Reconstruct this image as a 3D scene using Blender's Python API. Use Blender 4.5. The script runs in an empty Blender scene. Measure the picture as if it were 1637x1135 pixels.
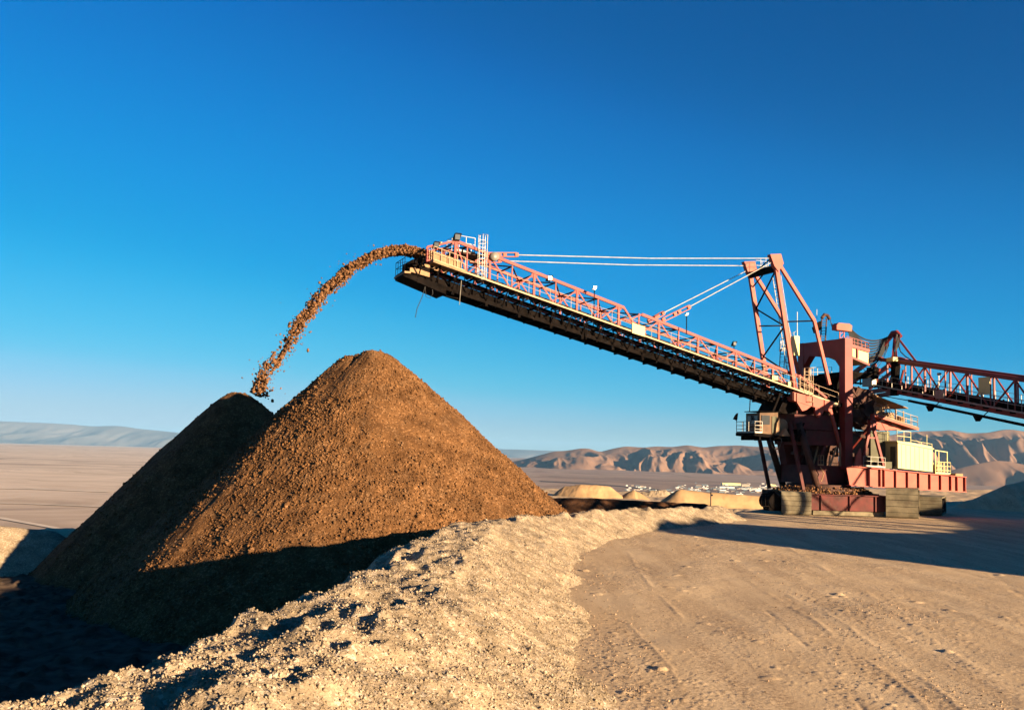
import bpy, math, random
import numpy as np
R = math.radians
sc = bpy.context.scene
COL = sc.collection
rng = np.random.default_rng(7)
random.seed(7)

# ------------------------------------------------------------------ camera
PITCH, ROLL, EYE = math.atan(149/1592), R(1.718), 5.0
cam_d = bpy.data.cameras.new('camera'); cam = bpy.data.objects.new('camera', cam_d); COL.objects.link(cam)
cam_d.sensor_width = 36; cam_d.lens = 36*1592/1637; cam_d.clip_start = .5; cam_d.clip_end = 200000
from mathutils import Matrix, Vector
cam.matrix_world = Matrix.Translation((0, 0, EYE)) @ Matrix.Rotation(R(90)+PITCH, 4, 'X') @ Matrix.Rotation(ROLL, 4, 'Z')
sc.camera = cam

# ------------------------------------------------------------------ light
SUN_EL, SUN_AZ = R(9.8), R(48)       # azimuth measured from straight behind the camera towards its right
to_sun = Vector((math.sin(SUN_AZ)*math.cos(SUN_EL), -math.cos(SUN_AZ)*math.cos(SUN_EL), math.sin(SUN_EL)))
sd = bpy.data.lights.new('sun', 'SUN'); sd.energy = 5; sd.angle = R(.5); sd.color = (1, .75, .47)
so = bpy.data.objects.new('sun', sd); COL.objects.link(so); so.rotation_euler = to_sun.to_track_quat('Z', 'Y').to_euler()
so.location = (60, -40, 60)
w = bpy.data.worlds.new('World'); sc.world = w; w.use_nodes = True
nt = w.node_tree; bg = nt.nodes['Background']
sky = nt.nodes.new('ShaderNodeTexSky'); sky.sky_type = 'NISHITA'; sky.sun_disc = False
sky.sun_elevation = SUN_EL; sky.sun_rotation = math.pi-SUN_AZ
sky.altitude = 1500; sky.air_density = 1.0; sky.dust_density = .3; sky.ozone_density = 4
EXPO = 2.1
sk1 = nt.nodes.new('ShaderNodeVectorMath'); sk1.operation = 'SCALE'; sk1.inputs['Scale'].default_value = .1
cv = nt.nodes.new('ShaderNodeRGBCurve')     # deep, clear high desert sky: richer blue overhead, pale at the horizon
for ch, pts_ in enumerate((((0, 0), (.06, .001), (.127, .006), (.162, .035), (.235, .12), (.283, .23), (.418, .44), (1, .85)),
                           ((0, 0), (.122, .110), (.159, .18), (.222, .28), (.296, .37), (.356, .46), (.462, .57), (.584, .65), (1, .9)),
                           ((0, 0), (.262, .37), (.332, .56), (.46, .75), (.552, .80), (.651, .88), (1, 1)))):
    c_ = cv.mapping.curves[ch]
    while len(c_.points) < len(pts_): c_.points.new(.5, .5)
    for p_, xy in zip(c_.points, pts_): p_.location = xy; p_.handle_type = 'AUTO_CLAMPED'
cv.mapping.use_clip = False; cv.mapping.extend = 'EXTRAPOLATED'; cv.mapping.update()
sk2 = nt.nodes.new('ShaderNodeVectorMath'); sk2.operation = 'SCALE'; sk2.inputs['Scale'].default_value = 10/2**EXPO
nt.links.new(sky.outputs[0], sk1.inputs[0]); nt.links.new(sk1.outputs[0], cv.inputs['Color']); nt.links.new(cv.outputs[0], sk2.inputs[0]); nt.links.new(sk2.outputs[0], bg.inputs['Color'])
bg.inputs['Strength'].default_value = .1
sc.view_settings.view_transform = 'Standard'; sc.view_settings.look = 'None'
sc.view_settings.exposure = EXPO; sc.view_settings.gamma = 1
try:
    sc.cycles.volume_bounces = 0; sc.cycles.max_bounces = 6; sc.cycles.diffuse_bounces = 3
except Exception: pass

# ------------------------------------------------------------------ noise
def _h(ix, iy, s):
    n = (ix.astype(np.int64)*374761393 + iy.astype(np.int64)*668265263 + s*1442695041) & 0xffffffff
    n = ((n ^ (n >> 13))*1274126177) & 0xffffffff
    n = ((n ^ (n >> 16))*2246822519) & 0xffffffff
    return ((n ^ (n >> 15)) & 0xffffff)/float(0xffffff)
def vnoise(x, y, s=0):
    x0 = np.floor(x); y0 = np.floor(y); fx = x-x0; fy = y-y0
    fx = fx*fx*(3-2*fx); fy = fy*fy*(3-2*fy)
    return ((_h(x0, y0, s)*(1-fx)+_h(x0+1, y0, s)*fx)*(1-fy)+(_h(x0, y0+1, s)*(1-fx)+_h(x0+1, y0+1, s)*fx)*fy)*2-1
def fbm(x, y, s=0, o=4, g=.5):
    a, v, t = 1., 0, 0
    for i in range(o):
        v = v+a*vnoise(x, y, s+i*17); t += a; a *= g; x, y = x*1.93+y*.31+5.1, y*1.93-x*.31+1.7
    return v/t
def stones(x, y, cell, s=0, keep=1., rmin=.25, rmax=.6):
    """height (0..1 of cell) of a bed of rounded angular stones"""
    gx, gy = x/cell, y/cell; ix, iy = np.floor(gx), np.floor(gy); out = np.zeros_like(x)
    for dx in (-1, 0, 1):
        for dy in (-1, 0, 1):
            cx, cy = ix+dx, iy+dy
            r = rmin+(rmax-rmin)*_h(cx, cy, s+3)**2
            k = _h(cx, cy, s+4) < keep
            ddx, ddy = gx-cx-_h(cx, cy, s+1), gy-cy-_h(cx, cy, s+2)
            a = _h(cx, cy, s+5)*6.28; ca, sa = np.cos(a), np.sin(a)
            u, v = (ddx*ca+ddy*sa), (-ddx*sa+ddy*ca)*1.35
            d = np.maximum(np.maximum(np.abs(u), np.abs(v)), (np.abs(u)+np.abs(v))*.72)/r
            hh = np.where(k & (d < 1), np.sqrt(np.clip(1-d*d, 0, 1))*r*.9*(1+.5*u), 0)
            out = np.maximum(out, hh)
    return out
def sstep(a, b, x):
    t = np.clip((x-a)/(b-a), 0, 1); return t*t*(3-2*t)

# ------------------------------------------------------------------ objects
def tag(o, label=None, cat=None, group=None, kind=None):
    for k, v in (('label', label), ('category', cat), ('group', group), ('kind', kind)):
        if v: o[k] = v
    return o
def link_mesh(name, V, F, mat, parent=None, smooth=False, facemats=None):
    me = bpy.data.meshes.new(name); V = np.asarray(V, np.float32)
    if isinstance(F, np.ndarray):
        n, k = F.shape
        me.vertices.add(len(V)); me.vertices.foreach_set('co', V.ravel())
        me.loops.add(n*k); me.loops.foreach_set('vertex_index', F.astype(np.int32).ravel())
        me.polygons.add(n); me.polygons.foreach_set('loop_start', np.arange(0, n*k, k, dtype=np.int32))
        me.update(calc_edges=True)
    else:
        me.from_pydata([tuple(map(float, v)) for v in V], [], F)
    me.validate()
    me.materials.append(mat)
    if smooth: me.polygons.foreach_set('use_smooth', np.ones(len(me.polygons), bool))
    o = bpy.data.objects.new(name, me); COL.objects.link(o)
    if parent: o.parent = parent
    return o
def grid_faces(nr, nc, wrap=False):
    i = np.arange(nr-1)[:, None]; j = np.arange(nc if wrap else nc-1)[None]
    j2 = (j+1) % nc
    return np.stack([i*nc+j, i*nc+j2, (i+1)*nc+j2, (i+1)*nc+j], -1).reshape(-1, 4)
def compact(V, F):
    u, inv = np.unique(F.ravel(), return_inverse=True); return V[u], inv.reshape(F.shape)

# ------------------------------------------------------------------ materials
def mat(name, col, rough=.8, metal=0., var=.15, scale=1.5, col2=None, bump=0., bscale=20., spec=.3, stain=None, stain_scale=.6, stain_amt=.5, grain=0, grain_lo=.55, grain_hi=1.9):
    m = bpy.data.materials.new(name); m.use_nodes = True; n = m.node_tree.nodes; l = m.node_tree.links
    b = n['Principled BSDF']; b.inputs['Roughness'].default_value = rough; b.inputs['Metallic'].default_value = metal
    b.inputs['Specular IOR Level'].default_value = spec
    g = n.new('ShaderNodeNewGeometry'); nz = n.new('ShaderNodeTexNoise'); nz.inputs['Scale'].default_value = scale; nz.inputs['Detail'].default_value = 8
    l.new(g.outputs['Position'], nz.inputs['Vector'])
    r = n.new('ShaderNodeValToRGB'); c = np.array(col[:3]); c2 = np.array(col2) if col2 else c*(1-2*var)
    r.color_ramp.elements[0].position = .35; r.color_ramp.elements[1].position = .65
    r.color_ramp.elements[0].color = (*c2, 1); r.color_ramp.elements[1].color = (*np.clip(c*(1+var), 0, .95), 1)
    l.new(nz.outputs['Fac'], r.inputs['Fac']); out = r.outputs['Color']
    if stain:
        n2 = n.new('ShaderNodeTexNoise'); n2.inputs['Scale'].default_value = stain_scale; n2.inputs['Detail'].default_value = 10; n2.inputs['Roughness'].default_value = .7
        l.new(g.outputs['Position'], n2.inputs['Vector'])
        mr = n.new('ShaderNodeMapRange'); mr.inputs['From Min'].default_value = .5; mr.inputs['From Max'].default_value = .68; mr.inputs['To Max'].default_value = stain_amt
        l.new(n2.outputs['Fac'], mr.inputs['Value'])
        mx = n.new('ShaderNodeMix'); mx.data_type = 'RGBA'; l.new(mr.outputs[0], mx.inputs[0]); l.new(out, mx.inputs[6]); mx.inputs[7].default_value = (*stain, 1); out = mx.outputs[2]
    if grain:      # every grain of the gravel has its own tone
        vo = n.new('ShaderNodeTexVoronoi'); vo.inputs['Scale'].default_value = grain; l.new(g.outputs['Position'], vo.inputs['Vector'])
        sp_ = n.new('ShaderNodeSeparateColor'); l.new(vo.outputs['Color'], sp_.inputs[0])
        gr = n.new('ShaderNodeValToRGB'); gr.color_ramp.elements[0].position = .0; gr.color_ramp.elements[0].color = (grain_lo,)*3+(1,); gr.color_ramp.elements[1].position = .75; gr.color_ramp.elements[1].color = (1, 1, 1, 1)
        e_ = gr.color_ramp.elements.new(.97); e_.color = (grain_hi, grain_hi*1.08, grain_hi*1.25, 1); l.new(sp_.outputs[0], gr.inputs[0])
        vm = n.new('ShaderNodeVectorMath'); vm.operation = 'MULTIPLY'; l.new(out, vm.inputs[0]); l.new(gr.outputs[0], vm.inputs[1]); out = vm.outputs[0]
    l.new(out, b.inputs['Base Color'])
    if bump:
        bn = n.new('ShaderNodeTexNoise'); bn.inputs['Scale'].default_value = bscale; bn.inputs['Detail'].default_value = 6
        l.new(g.outputs['Position'], bn.inputs['Vector'])
        bp = n.new('ShaderNodeBump'); bp.inputs['Strength'].default_value = 1; bp.inputs['Distance'].default_value = bump
        l.new(bn.outputs['Fac'], bp.inputs['Height']); l.new(bp.outputs[0], b.inputs['Normal'])
    return m
M_maroon = mat('grimy red steel darkened for shade', (.085, .014, .011), .7, var=.25, scale=1, stain=(.07, .035, .022), stain_scale=1.5, stain_amt=.7)  # red lowered so the colour carries the shade in the machine's centre
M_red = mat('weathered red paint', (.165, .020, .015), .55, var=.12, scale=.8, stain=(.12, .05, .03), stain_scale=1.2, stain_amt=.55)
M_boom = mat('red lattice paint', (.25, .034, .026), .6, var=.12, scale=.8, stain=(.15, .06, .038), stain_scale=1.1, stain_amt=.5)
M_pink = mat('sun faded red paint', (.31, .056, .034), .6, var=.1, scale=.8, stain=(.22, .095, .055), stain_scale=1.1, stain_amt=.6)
M_dark = mat('dusty steel blackened for shade', (.006, .0045, .004), .9, var=.3, scale=1.5, spec=.04, stain=(.016, .010, .007), stain_scale=2)  # near black base carries the shade under the boom
M_rust = mat('rusted brown steel', (.05, .019, .012), .8, var=.3, scale=1.2, stain=(.10, .055, .033), stain_scale=1.5)
M_rail = mat('yellow safety paint', (.33, .215, .125), .6, var=.1, scale=2, stain=(.4, .28, .16), stain_scale=2)
M_galv = mat('galvanised steel', (.22, .20, .17), .5, metal=.3, var=.1, scale=3)
M_belt = mat('rubber belt', (.03, .028, .026), .85, var=.2, scale=2, stain=(.05, .033, .02), stain_scale=2.5, stain_amt=.7)
M_cable = mat('steel cable', (.35, .32, .28), .5, var=.1, scale=3)
M_black = mat('black cable sheath', (.02, .02, .02), .7, var=.1)
M_cream = mat('cream enclosure paint', (.54, .46, .19), .6, var=.05, scale=.5, stain=(.38, .31, .18), stain_scale=.8, stain_amt=.5)
M_olive = mat('dull green enclosure paint', (.07, .065, .035), .7, var=.15)
M_tan = mat('dusty tan sheet', (.25, .15, .075), .75, var=.15, scale=1.5, stain=(.3, .16, .09), stain_scale=1.5)
M_cab = mat('cabin brown darkened for shade', (.10, .05, .022), .7, var=.15, stain=(.16, .10, .055))  # cabin tan deepened to brown, its shade put into the colour
M_shoe = mat('dust caked track shoe', (.17, .14, .088), .85, var=.2, scale=1.2, stain=(.10, .065, .04), stain_scale=1.5)
M_glass = mat('dark window glass', (.02, .025, .03), .12, var=.1, spec=.6)
M_ore = mat('crushed ore', (.112, .053, .020), .95, var=.2, scale=.9, col2=(.074, .034, .0125), bump=.04, bscale=9, stain=(.17, .10, .05), stain_scale=1.2, stain_amt=.35, spec=.1, grain=13, grain_lo=.74, grain_hi=1.75)
M_orefresh = mat('fresh falling ore', (.15, .074, .034), .95, var=.3, scale=3, col2=(.085, .040, .017), spec=.1)
M_oreshade = mat('ore darkened for shade', (.06, .028, .014), .95, var=.25, scale=2, bump=.04, bscale=9, spec=.1)  # darker ore copy whose tone stands for a cast shadow
M_grit = mat('brown road grit', (.26, .18, .115), .95, var=.4, scale=6, spec=.05)
M_floor = mat('floor darkened for shade', (.085, .058, .04), .95, var=.3, scale=1.2, bump=.03, bscale=14, spec=.05)  # terrace floor with the shade put into its colour
M_sand = mat('pale gravel', (.28, .21, .135), .95, var=.16, scale=1.2, bump=.03, bscale=22, stain=(.36, .285, .195), stain_scale=1.5, stain_amt=.5, spec=.1, grain=16, grain_lo=.72, grain_hi=1.35)
M_sandfar = mat('far heap sand', (.34, .215, .11), .95, var=.14, scale=.2, bump=.06, bscale=.5, spec=.1)
M_hill = mat('bare desert rock', (.19, .112, .072), .95, var=.12, scale=.002, col2=(.135, .08, .053), spec=.05)
M_blue = mat('distant rock', (.14, .125, .12), .95, var=.2, scale=.0004, spec=.05)
M_snow = mat('white vapour', (.22, .22, .22), 1, var=.02)
M_white = mat('white roof sheet', (.42, .42, .40), .6, var=.05); M_beige = mat('beige wall', (.26, .21, .16), .8, var=.1); M_bgrey = mat('dull blue roof', (.09, .12, .14), .7, var=.1)

def ground_mat():
    m = bpy.data.materials.new('compacted gravel'); m.use_nodes = True; n = m.node_tree.nodes; l = m.node_tree.links
    b = n['Principled BSDF']; b.inputs['Roughness'].default_value = .95; b.inputs['Specular IOR Level'].default_value = .15
    g = n.new('ShaderNodeNewGeometry')
    def noise(s, d=8, rough=.55, vec=None):
        t = n.new('ShaderNodeTexNoise'); t.inputs['Scale'].default_value = s; t.inputs['Detail'].default_value = d; t.inputs['Roughness'].default_value = rough
        l.new(vec or g.outputs['Position'], t.inputs['Vector']); return t.outputs['Fac']
    def ramp(f, a, b_, pa=.35, pb=.65):
        r = n.new('ShaderNodeValToRGB'); r.color_ramp.elements[0].position = pa; r.color_ramp.elements[1].position = pb
        r.color_ramp.elements[0].color = (*a, 1); r.color_ramp.elements[1].color = (*b_, 1); l.new(f, r.inputs[0]); return r.outputs[0]
    def mix(f, a, b_):
        x = n.new('ShaderNodeMix'); x.data_type = 'RGBA'
        if isinstance(f, float): x.inputs[0].default_value = f
        else: l.new(f, x.inputs[0])
        l.new(a, x.inputs[6]); l.new(b_, x.inputs[7]); return x.outputs[2]
    mp = n.new('ShaderNodeMapping'); mp.vector_type = 'POINT'; mp.inputs['Rotation'].default_value = (0, 0, R(-24)); mp.inputs['Scale'].default_value = (1.0, .13, 1)
    l.new(g.outputs['Position'], mp.inputs['Vector'])
    a = ramp(noise(.25), (.47, .325, .185), (.59, .42, .24))
    c = ramp(noise(1.0, vec=mp.outputs[0]), (.37, .25, .14), (.63, .465, .28), .4, .62)
    base = mix(.62, a, c)
    fine = ramp(noise(14, 10, .8), (.33, .22, .12), (.59, .44, .275), .38, .62)
    base = mix(.4, base, fine)
    vo = n.new('ShaderNodeTexVoronoi'); vo.inputs['Scale'].default_value = 15; l.new(g.outputs['Position'], vo.inputs['Vector'])
    sp_ = n.new('ShaderNodeSeparateColor'); l.new(vo.outputs['Color'], sp_.inputs[0]); grn = ramp(sp_.outputs[0], (.62, .60, .58), (1.18, 1.18, 1.2), .0, .9)
    patch = ramp(noise(.9, vec=mp.outputs[0], d=5), (0, 0, 0), (1, 1, 1), .42, .60)
    vm = n.new('ShaderNodeMix'); vm.data_type = 'RGBA'; vm.blend_type = 'MULTIPLY'; l.new(patch, vm.inputs[0]); l.new(base, vm.inputs[6]); l.new(grn, vm.inputs[7]); base = vm.outputs[2]
    l.new(base, b.inputs['Base Color'])
    bp = n.new('ShaderNodeBump'); bp.inputs['Distance'].default_value = .018; l.new(noise(16, 8, .75), bp.inputs['Height'])
    l.new(bp.outputs[0], b.inputs['Normal'])
    return m
M_ground = ground_mat()
def plain_mat():
    m = bpy.data.materials.new('desert plain'); m.use_nodes = True; n = m.node_tree.nodes; l = m.node_tree.links
    b = n['Principled BSDF']; b.inputs['Roughness'].default_value = 1; b.inputs['Specular IOR Level'].default_value = .05
    g = n.new('ShaderNodeNewGeometry'); mp = n.new('ShaderNodeMapping'); mp.inputs['Scale'].default_value = (.00010, .0009, 1); mp.inputs['Rotation'].default_value = (0, 0, R(4))
    l.new(g.outputs['Position'], mp.inputs['Vector'])
    def N(s, v, d=6):
        t = n.new('ShaderNodeTexNoise'); t.inputs['Scale'].default_value = s; t.inputs['Detail'].default_value = d; t.inputs['Roughness'].default_value = .6; l.new(v, t.inputs['Vector']); return t.outputs['Fac']
    def ramp(f, cols):
        r = n.new('ShaderNodeValToRGB')
        while len(r.color_ramp.elements) < len(cols): r.color_ramp.elements.new(.5)
        for e, (p, c) in zip(r.color_ramp.elements, cols): e.position = p; e.color = (*c, 1)
        l.new(f, r.inputs[0]); return r.outputs[0]
    big = ramp(N(1.6, mp.outputs[0]), [(.3, (.24, .18, .14)), (.45, (.50, .38, .27)), (.56, (.66, .52, .39)), (.68, (.34, .25, .195))])
    sm = ramp(N(.004, g.outputs['Position'], 10), [(.35, (.42, .31, .22)), (.65, (.66, .50, .37))])
    x = n.new('ShaderNodeMix'); x.data_type = 'RGBA'; x.inputs[0].default_value = .3; l.new(big, x.inputs[6]); l.new(sm, x.inputs[7])
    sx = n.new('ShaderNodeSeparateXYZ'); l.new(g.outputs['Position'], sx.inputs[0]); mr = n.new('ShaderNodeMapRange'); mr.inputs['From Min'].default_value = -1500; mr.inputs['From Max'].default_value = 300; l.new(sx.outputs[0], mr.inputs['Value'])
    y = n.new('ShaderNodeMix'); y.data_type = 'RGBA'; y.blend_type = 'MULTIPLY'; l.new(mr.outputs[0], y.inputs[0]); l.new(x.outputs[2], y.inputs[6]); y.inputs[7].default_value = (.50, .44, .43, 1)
    l.new(y.outputs[2], b.inputs['Base Color'])
    return m
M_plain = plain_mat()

# ------------------------------------------------------------------ terrain
TER = -4.5
crest = np.array([(-9.5, -60, 1.85), (-7.6, -10, 1.85), (-6.3, 6, 1.85), (-5.6, 12, 1.85), (-5.1, 14.4, 1.85), (-3.9, 22, 1.85), (-2.9, 33, 1.85), (-2.1, 42, 1.80),
                  (.3, 50, 1.62), (3.6, 58.5, 1.40), (7.9, 66.5, 1.22), (13.2, 73.5, 1.10), (17.0, 79.5, .85), (19.6, 84, -.35), (24, 92, -.6), (32, 104, -.6), (46, 118, -.6), (75, 140, -.6), (200, 165, -.6), (600, 200, -.6)])
def crest_field(x, y):
    best = np.full(x.shape, 1e9); sdv = np.zeros(x.shape); cz = np.zeros(x.shape); yy = np.zeros(x.shape)
    for a, b in zip(crest[:-1], crest[1:]):
        d = b[:2]-a[:2]; L2 = d@d; t = np.clip(((x-a[0])*d[0]+(y-a[1])*d[1])/L2, 0, 1)
        px, py = a[0]+t*d[0], a[1]+t*d[1]; dist = np.hypot(x-px, y-py)
        side = np.sign((x-a[0])*d[1]-(y-a[1])*d[0])
        k = dist < best
        best = np.where(k, dist, best); sdv = np.where(k, dist*side, sdv); cz = np.where(k, a[2]+t*(b[2]-a[2]), cz); yy = np.where(k, py, yy)
    return sdv, cz, yy
# faint wheel ruts on the haul road: (points, depth, width)
ruts = [([(3.6, 30), (3.9, 24), (3.6, 17), (2.9, 10)], .05, .09), ([(8.4, 33), (7.9, 25), (7.1, 19.5)], -.07, .10), ([(9.6, 40), (9.4, 30), (8.8, 22), (7.6, 14)], .06, .16),
        ([(16, 60), (13.5, 38), (11.5, 25), (9.5, 14)], .05, .25), ([(24, 52), (18, 33), (13, 20), (9.5, 12)], -.06, .3), ([(10.2, 40), (10.2, 30), (9.5, 22), (8.3, 14)], .04, .14),
        ([(30, 45), (19, 26), (12, 14)], .06, .3), ([(6, 50), (5.4, 38), (5.3, 30)], .04, .12), ([(32, 38), (20, 22), (14, 14)], -.06, .3)]
def rutfield(x, y):
    h = np.zeros(x.shape)
    for pts, dp, wd in ruts:
        for (ax, ay), (bx, by) in zip(pts[:-1], pts[1:]):
            dx, dy = bx-ax, by-ay; t = ((x-ax)*dx+(y-ay)*dy)/(dx*dx+dy*dy); k = (t >= 0) & (t < 1)
            dist = ((x-ax)*dy-(y-ay)*dx)/math.hypot(dx, dy)+.07*vnoise(y*.35, x*.1, 91)
            h += np.where(k, .3*dp*np.exp(-(dist/(wd*.6))**2)*np.clip(.5+1.0*vnoise(x*1.3, y*.5, 33)+.6*vnoise(x*5, y*5, 34), 0, 1.3), 0)
    return h
def ground_z(x, y, fine=True):
    s, cz, yy = crest_field(x, y); r = np.hypot(x, y); az = np.degrees(np.arctan2(x, y))
    z = np.clip((s+1.4)*.7, TER+1.2*sstep(120, 165, y)*sstep(-5, 8, x), 0)
    side = z < -.3
    n = fbm(x*.25, y*.25, 1, 4)*.06*(~side)+fbm(x*.35, y*.35, 8, 5)*.35*side
    z = z+n+fbm(x*.03, y*.03, 2, 2)*.12
    if fine:
        z = z+np.where(~side, rutfield(x, y)+(stones(x, y, .11, 40, .45)*.11*.40+stones(x, y, .42, 44, .02)*.42*.3)*np.clip(.6+1.3*fbm(x*.35, y*.12, 50, 3), .1, 1), stones(x, y, .6, 42, .4)*.6*.7)*(r < 160)
    edge = np.interp(az, [-60, -18, -6, 14, 22, 60], [112, 112, 215, 215, 330, 400])
    z = z-np.clip((r-edge)*.14, 0, 165)
    return z
def berm_z(x, y):
    s, cz, yy = crest_field(x, y)
    wt = np.interp(yy, [-20, 14, 22, 40, 52, 62], [2.7, 2.5, 2.4, 1.5, .5, .3])
    cz = cz+.12*fbm(x*.22, y*.22, 60, 3)+.10*vnoise(yy*.6, yy*0, 61)
    wob = s+.45*fbm(x*.5, y*.5, 63, 3)+.12*fbm(x*3, y*3, 66, 2)
    z = np.where(wob > wt, cz-(wob-wt)*.52, np.where(wob < 0, cz+wob*.82, cz))
    top = sstep(-.6, .3, wob)*sstep(wt+.8, wt-.3, wob)
    lump = fbm(x*.9, y*.9, 70, 4); ridg = 1-np.abs(fbm(x*1.3, y*1.3, 75, 3))*2
    z = z+top*(.26*lump+.12*ridg-.08-.22*sstep(.15, .6, fbm(x*1.1, y*.7, 82, 2)))
    z = z+.02*fbm(x*2.5, y*2.5, 79, 3)
    st = stones(x, y, .08, 20, .8)*.08*.5
    st = np.maximum(st, stones(x, y, .15, 25, .30)*.15*.6)
    st = np.maximum(st, stones(x, y, .32, 30, .03)*.32*.5)
    return z+st*np.where(top > .5, .8, 1)
def angles(lo, hi, step):
    dense = np.arange(lo, hi, step)
    return np.concatenate([np.arange(-180, lo, 4), dense, np.arange(hi, 180, 4)])
def radii(segs):
    out = []
    for a, b, k in segs: out.append(np.exp(np.arange(math.log(a), math.log(b), k)))
    return np.concatenate(out)
def fan(rad, ang):
    A, Rr = np.meshgrid(np.radians(ang), rad); return Rr*np.sin(A), Rr*np.cos(A)

ang = angles(-34, 34, .1); rad = radii([(.5, 9, .2), (9, 110, .0032), (110, 700, .012)])
X, Y = fan(rad, ang); Z = ground_z(X.ravel(), Y.ravel()).reshape(X.shape)
V = np.stack([X, Y, Z], -1).reshape(-1, 3)
gF = grid_faces(len(rad), len(ang), True); go = link_mesh('ground', V, gF, M_ground, smooth=True); tag(go, kind='structure')
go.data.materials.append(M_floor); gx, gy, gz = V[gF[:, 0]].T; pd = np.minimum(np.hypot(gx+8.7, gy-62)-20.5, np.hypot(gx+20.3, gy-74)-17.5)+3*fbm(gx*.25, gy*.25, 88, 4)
low = (gz < -1.2) & (gy < 100) & ((pd < 0) | ((gy < 62) & (gx > -46)) | ((gy-62) < (gx+46)*.75-4) & (gx < -20) & (gy < 71))  # mask of the lower terrace where shade is painted in
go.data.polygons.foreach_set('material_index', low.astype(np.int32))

ang = np.arange(-36, 22, .085); rad = radii([(7, 95, .0027)])
X, Y = fan(rad, ang); x, y = X.ravel(), Y.ravel()
Z = berm_z(x, y); G = ground_z(x, y, False); s, cz, yy = crest_field(x, y)
ok = (Z > G-.03) & (s > -9.3) & (s < 9)
Z = np.maximum(Z, G-.06); V = np.stack([x, y, Z], -1); F = grid_faces(len(rad), len(ang))
F = F[ok[F].any(1)]; V, F = compact(V, F)
tag(link_mesh('gravel_berm', V, F, M_sand, smooth=False), 'long bank of pale stony gravel with a lumpy trampled top edging the haul road', 'gravel bank')

# stones lying loose
def rock_shapes(k=8):
    out = []
    import bmesh
    for i in range(k):
        bm = bmesh.new(); bmesh.ops.create_icosphere(bm, subdivisions=1, radius=1)
        r = np.random.default_rng(i+50)
        for v in bm.verts: v.co *= float(r.uniform(.62, 1.15))
        v = np.array([q.co[:] for q in bm.verts])*r.uniform(.6, 1.1, 3); f = np.array([[q.index for q in p.verts] for p in bm.faces]); bm.free()
        out.append((v, f))
    return out
ROCKS = rock_shapes()
def scatter(name, P, S, m, parent=None):
    VV, FF, off = [], [], 0
    idx = rng.integers(0, len(ROCKS), len(P))
    for k, (rv, rf) in enumerate(ROCKS):
        p = P[idx == k]; s_ = S[idx == k]; n = len(p)
        if not n: continue
        q = rng.normal(size=(n, 4)); q /= np.linalg.norm(q, axis=1)[:, None]; w_, a, b, c = q.T
        Rm = np.stack([1-2*(b*b+c*c), 2*(a*b-c*w_), 2*(a*c+b*w_), 2*(a*b+c*w_), 1-2*(a*a+c*c), 2*(b*c-a*w_), 2*(a*c-b*w_), 2*(b*c+a*w_), 1-2*(a*a+b*b)], -1).reshape(n, 3, 3)
        v = np.einsum('nij,vj->nvi', Rm, rv)*s_[:, None, None]+p[:, None]
        f = rf[None]+(np.arange(n)*len(rv))[:, None, None]+off
        VV.append(v.reshape(-1, 3)); FF.append(f.reshape(-1, 3)); off += n*len(rv)
    return link_mesh(name, np.concatenate(VV), np.concatenate(FF), m, parent)
def polar_pts(n, r0, r1, a0, a1):
    r = r0*(r1/r0)**rng.random(n); a = np.radians(rng.uniform(a0, a1, n)); return r*np.sin(a), r*np.cos(a), r
x, y, r = polar_pts(120000, 10, 60, -33, 14); s, cz, yy = crest_field(x, y); z = berm_z(x, y); g = ground_z(x, y, False)
k = (s > -1) & (z > g+.02); x, y, z, r = x[k], y[k], z[k], r[k]
S = .008+.030*rng.random(len(x))**5+r*.0003
tag(scatter('loose_gravel', np.stack([x, y, z+S*.3], -1), S, M_sand), 'loose pale pebbles and broken stones strewn over the roadside bank', 'gravel', kind='stuff')
x, y, r = polar_pts(70000, 14, 75, -10, 31); s, cz, yy = crest_field(x, y); z = ground_z(x, y, False); b = berm_z(x, y)
fo = fbm(x*.4, y*.15, 55, 3); foot = np.exp(-np.clip(z-b+.0, 0, 5)/.35)
k = (b < z) & (s > 2) & ((fo+rng.normal(size=len(x))*.2 > .50) | (rng.random(len(x)) < foot*.6)); x, y, z, r = x[k], y[k], z[k], r[k]
S = .008+.03*rng.random(len(x))**7+r*.00015
tag(scatter('road_gravel', np.stack([x, y, z+S*.3], -1), S, M_grit), 'scattered small stones lying on the compacted haul road', 'gravel', kind='stuff')

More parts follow.
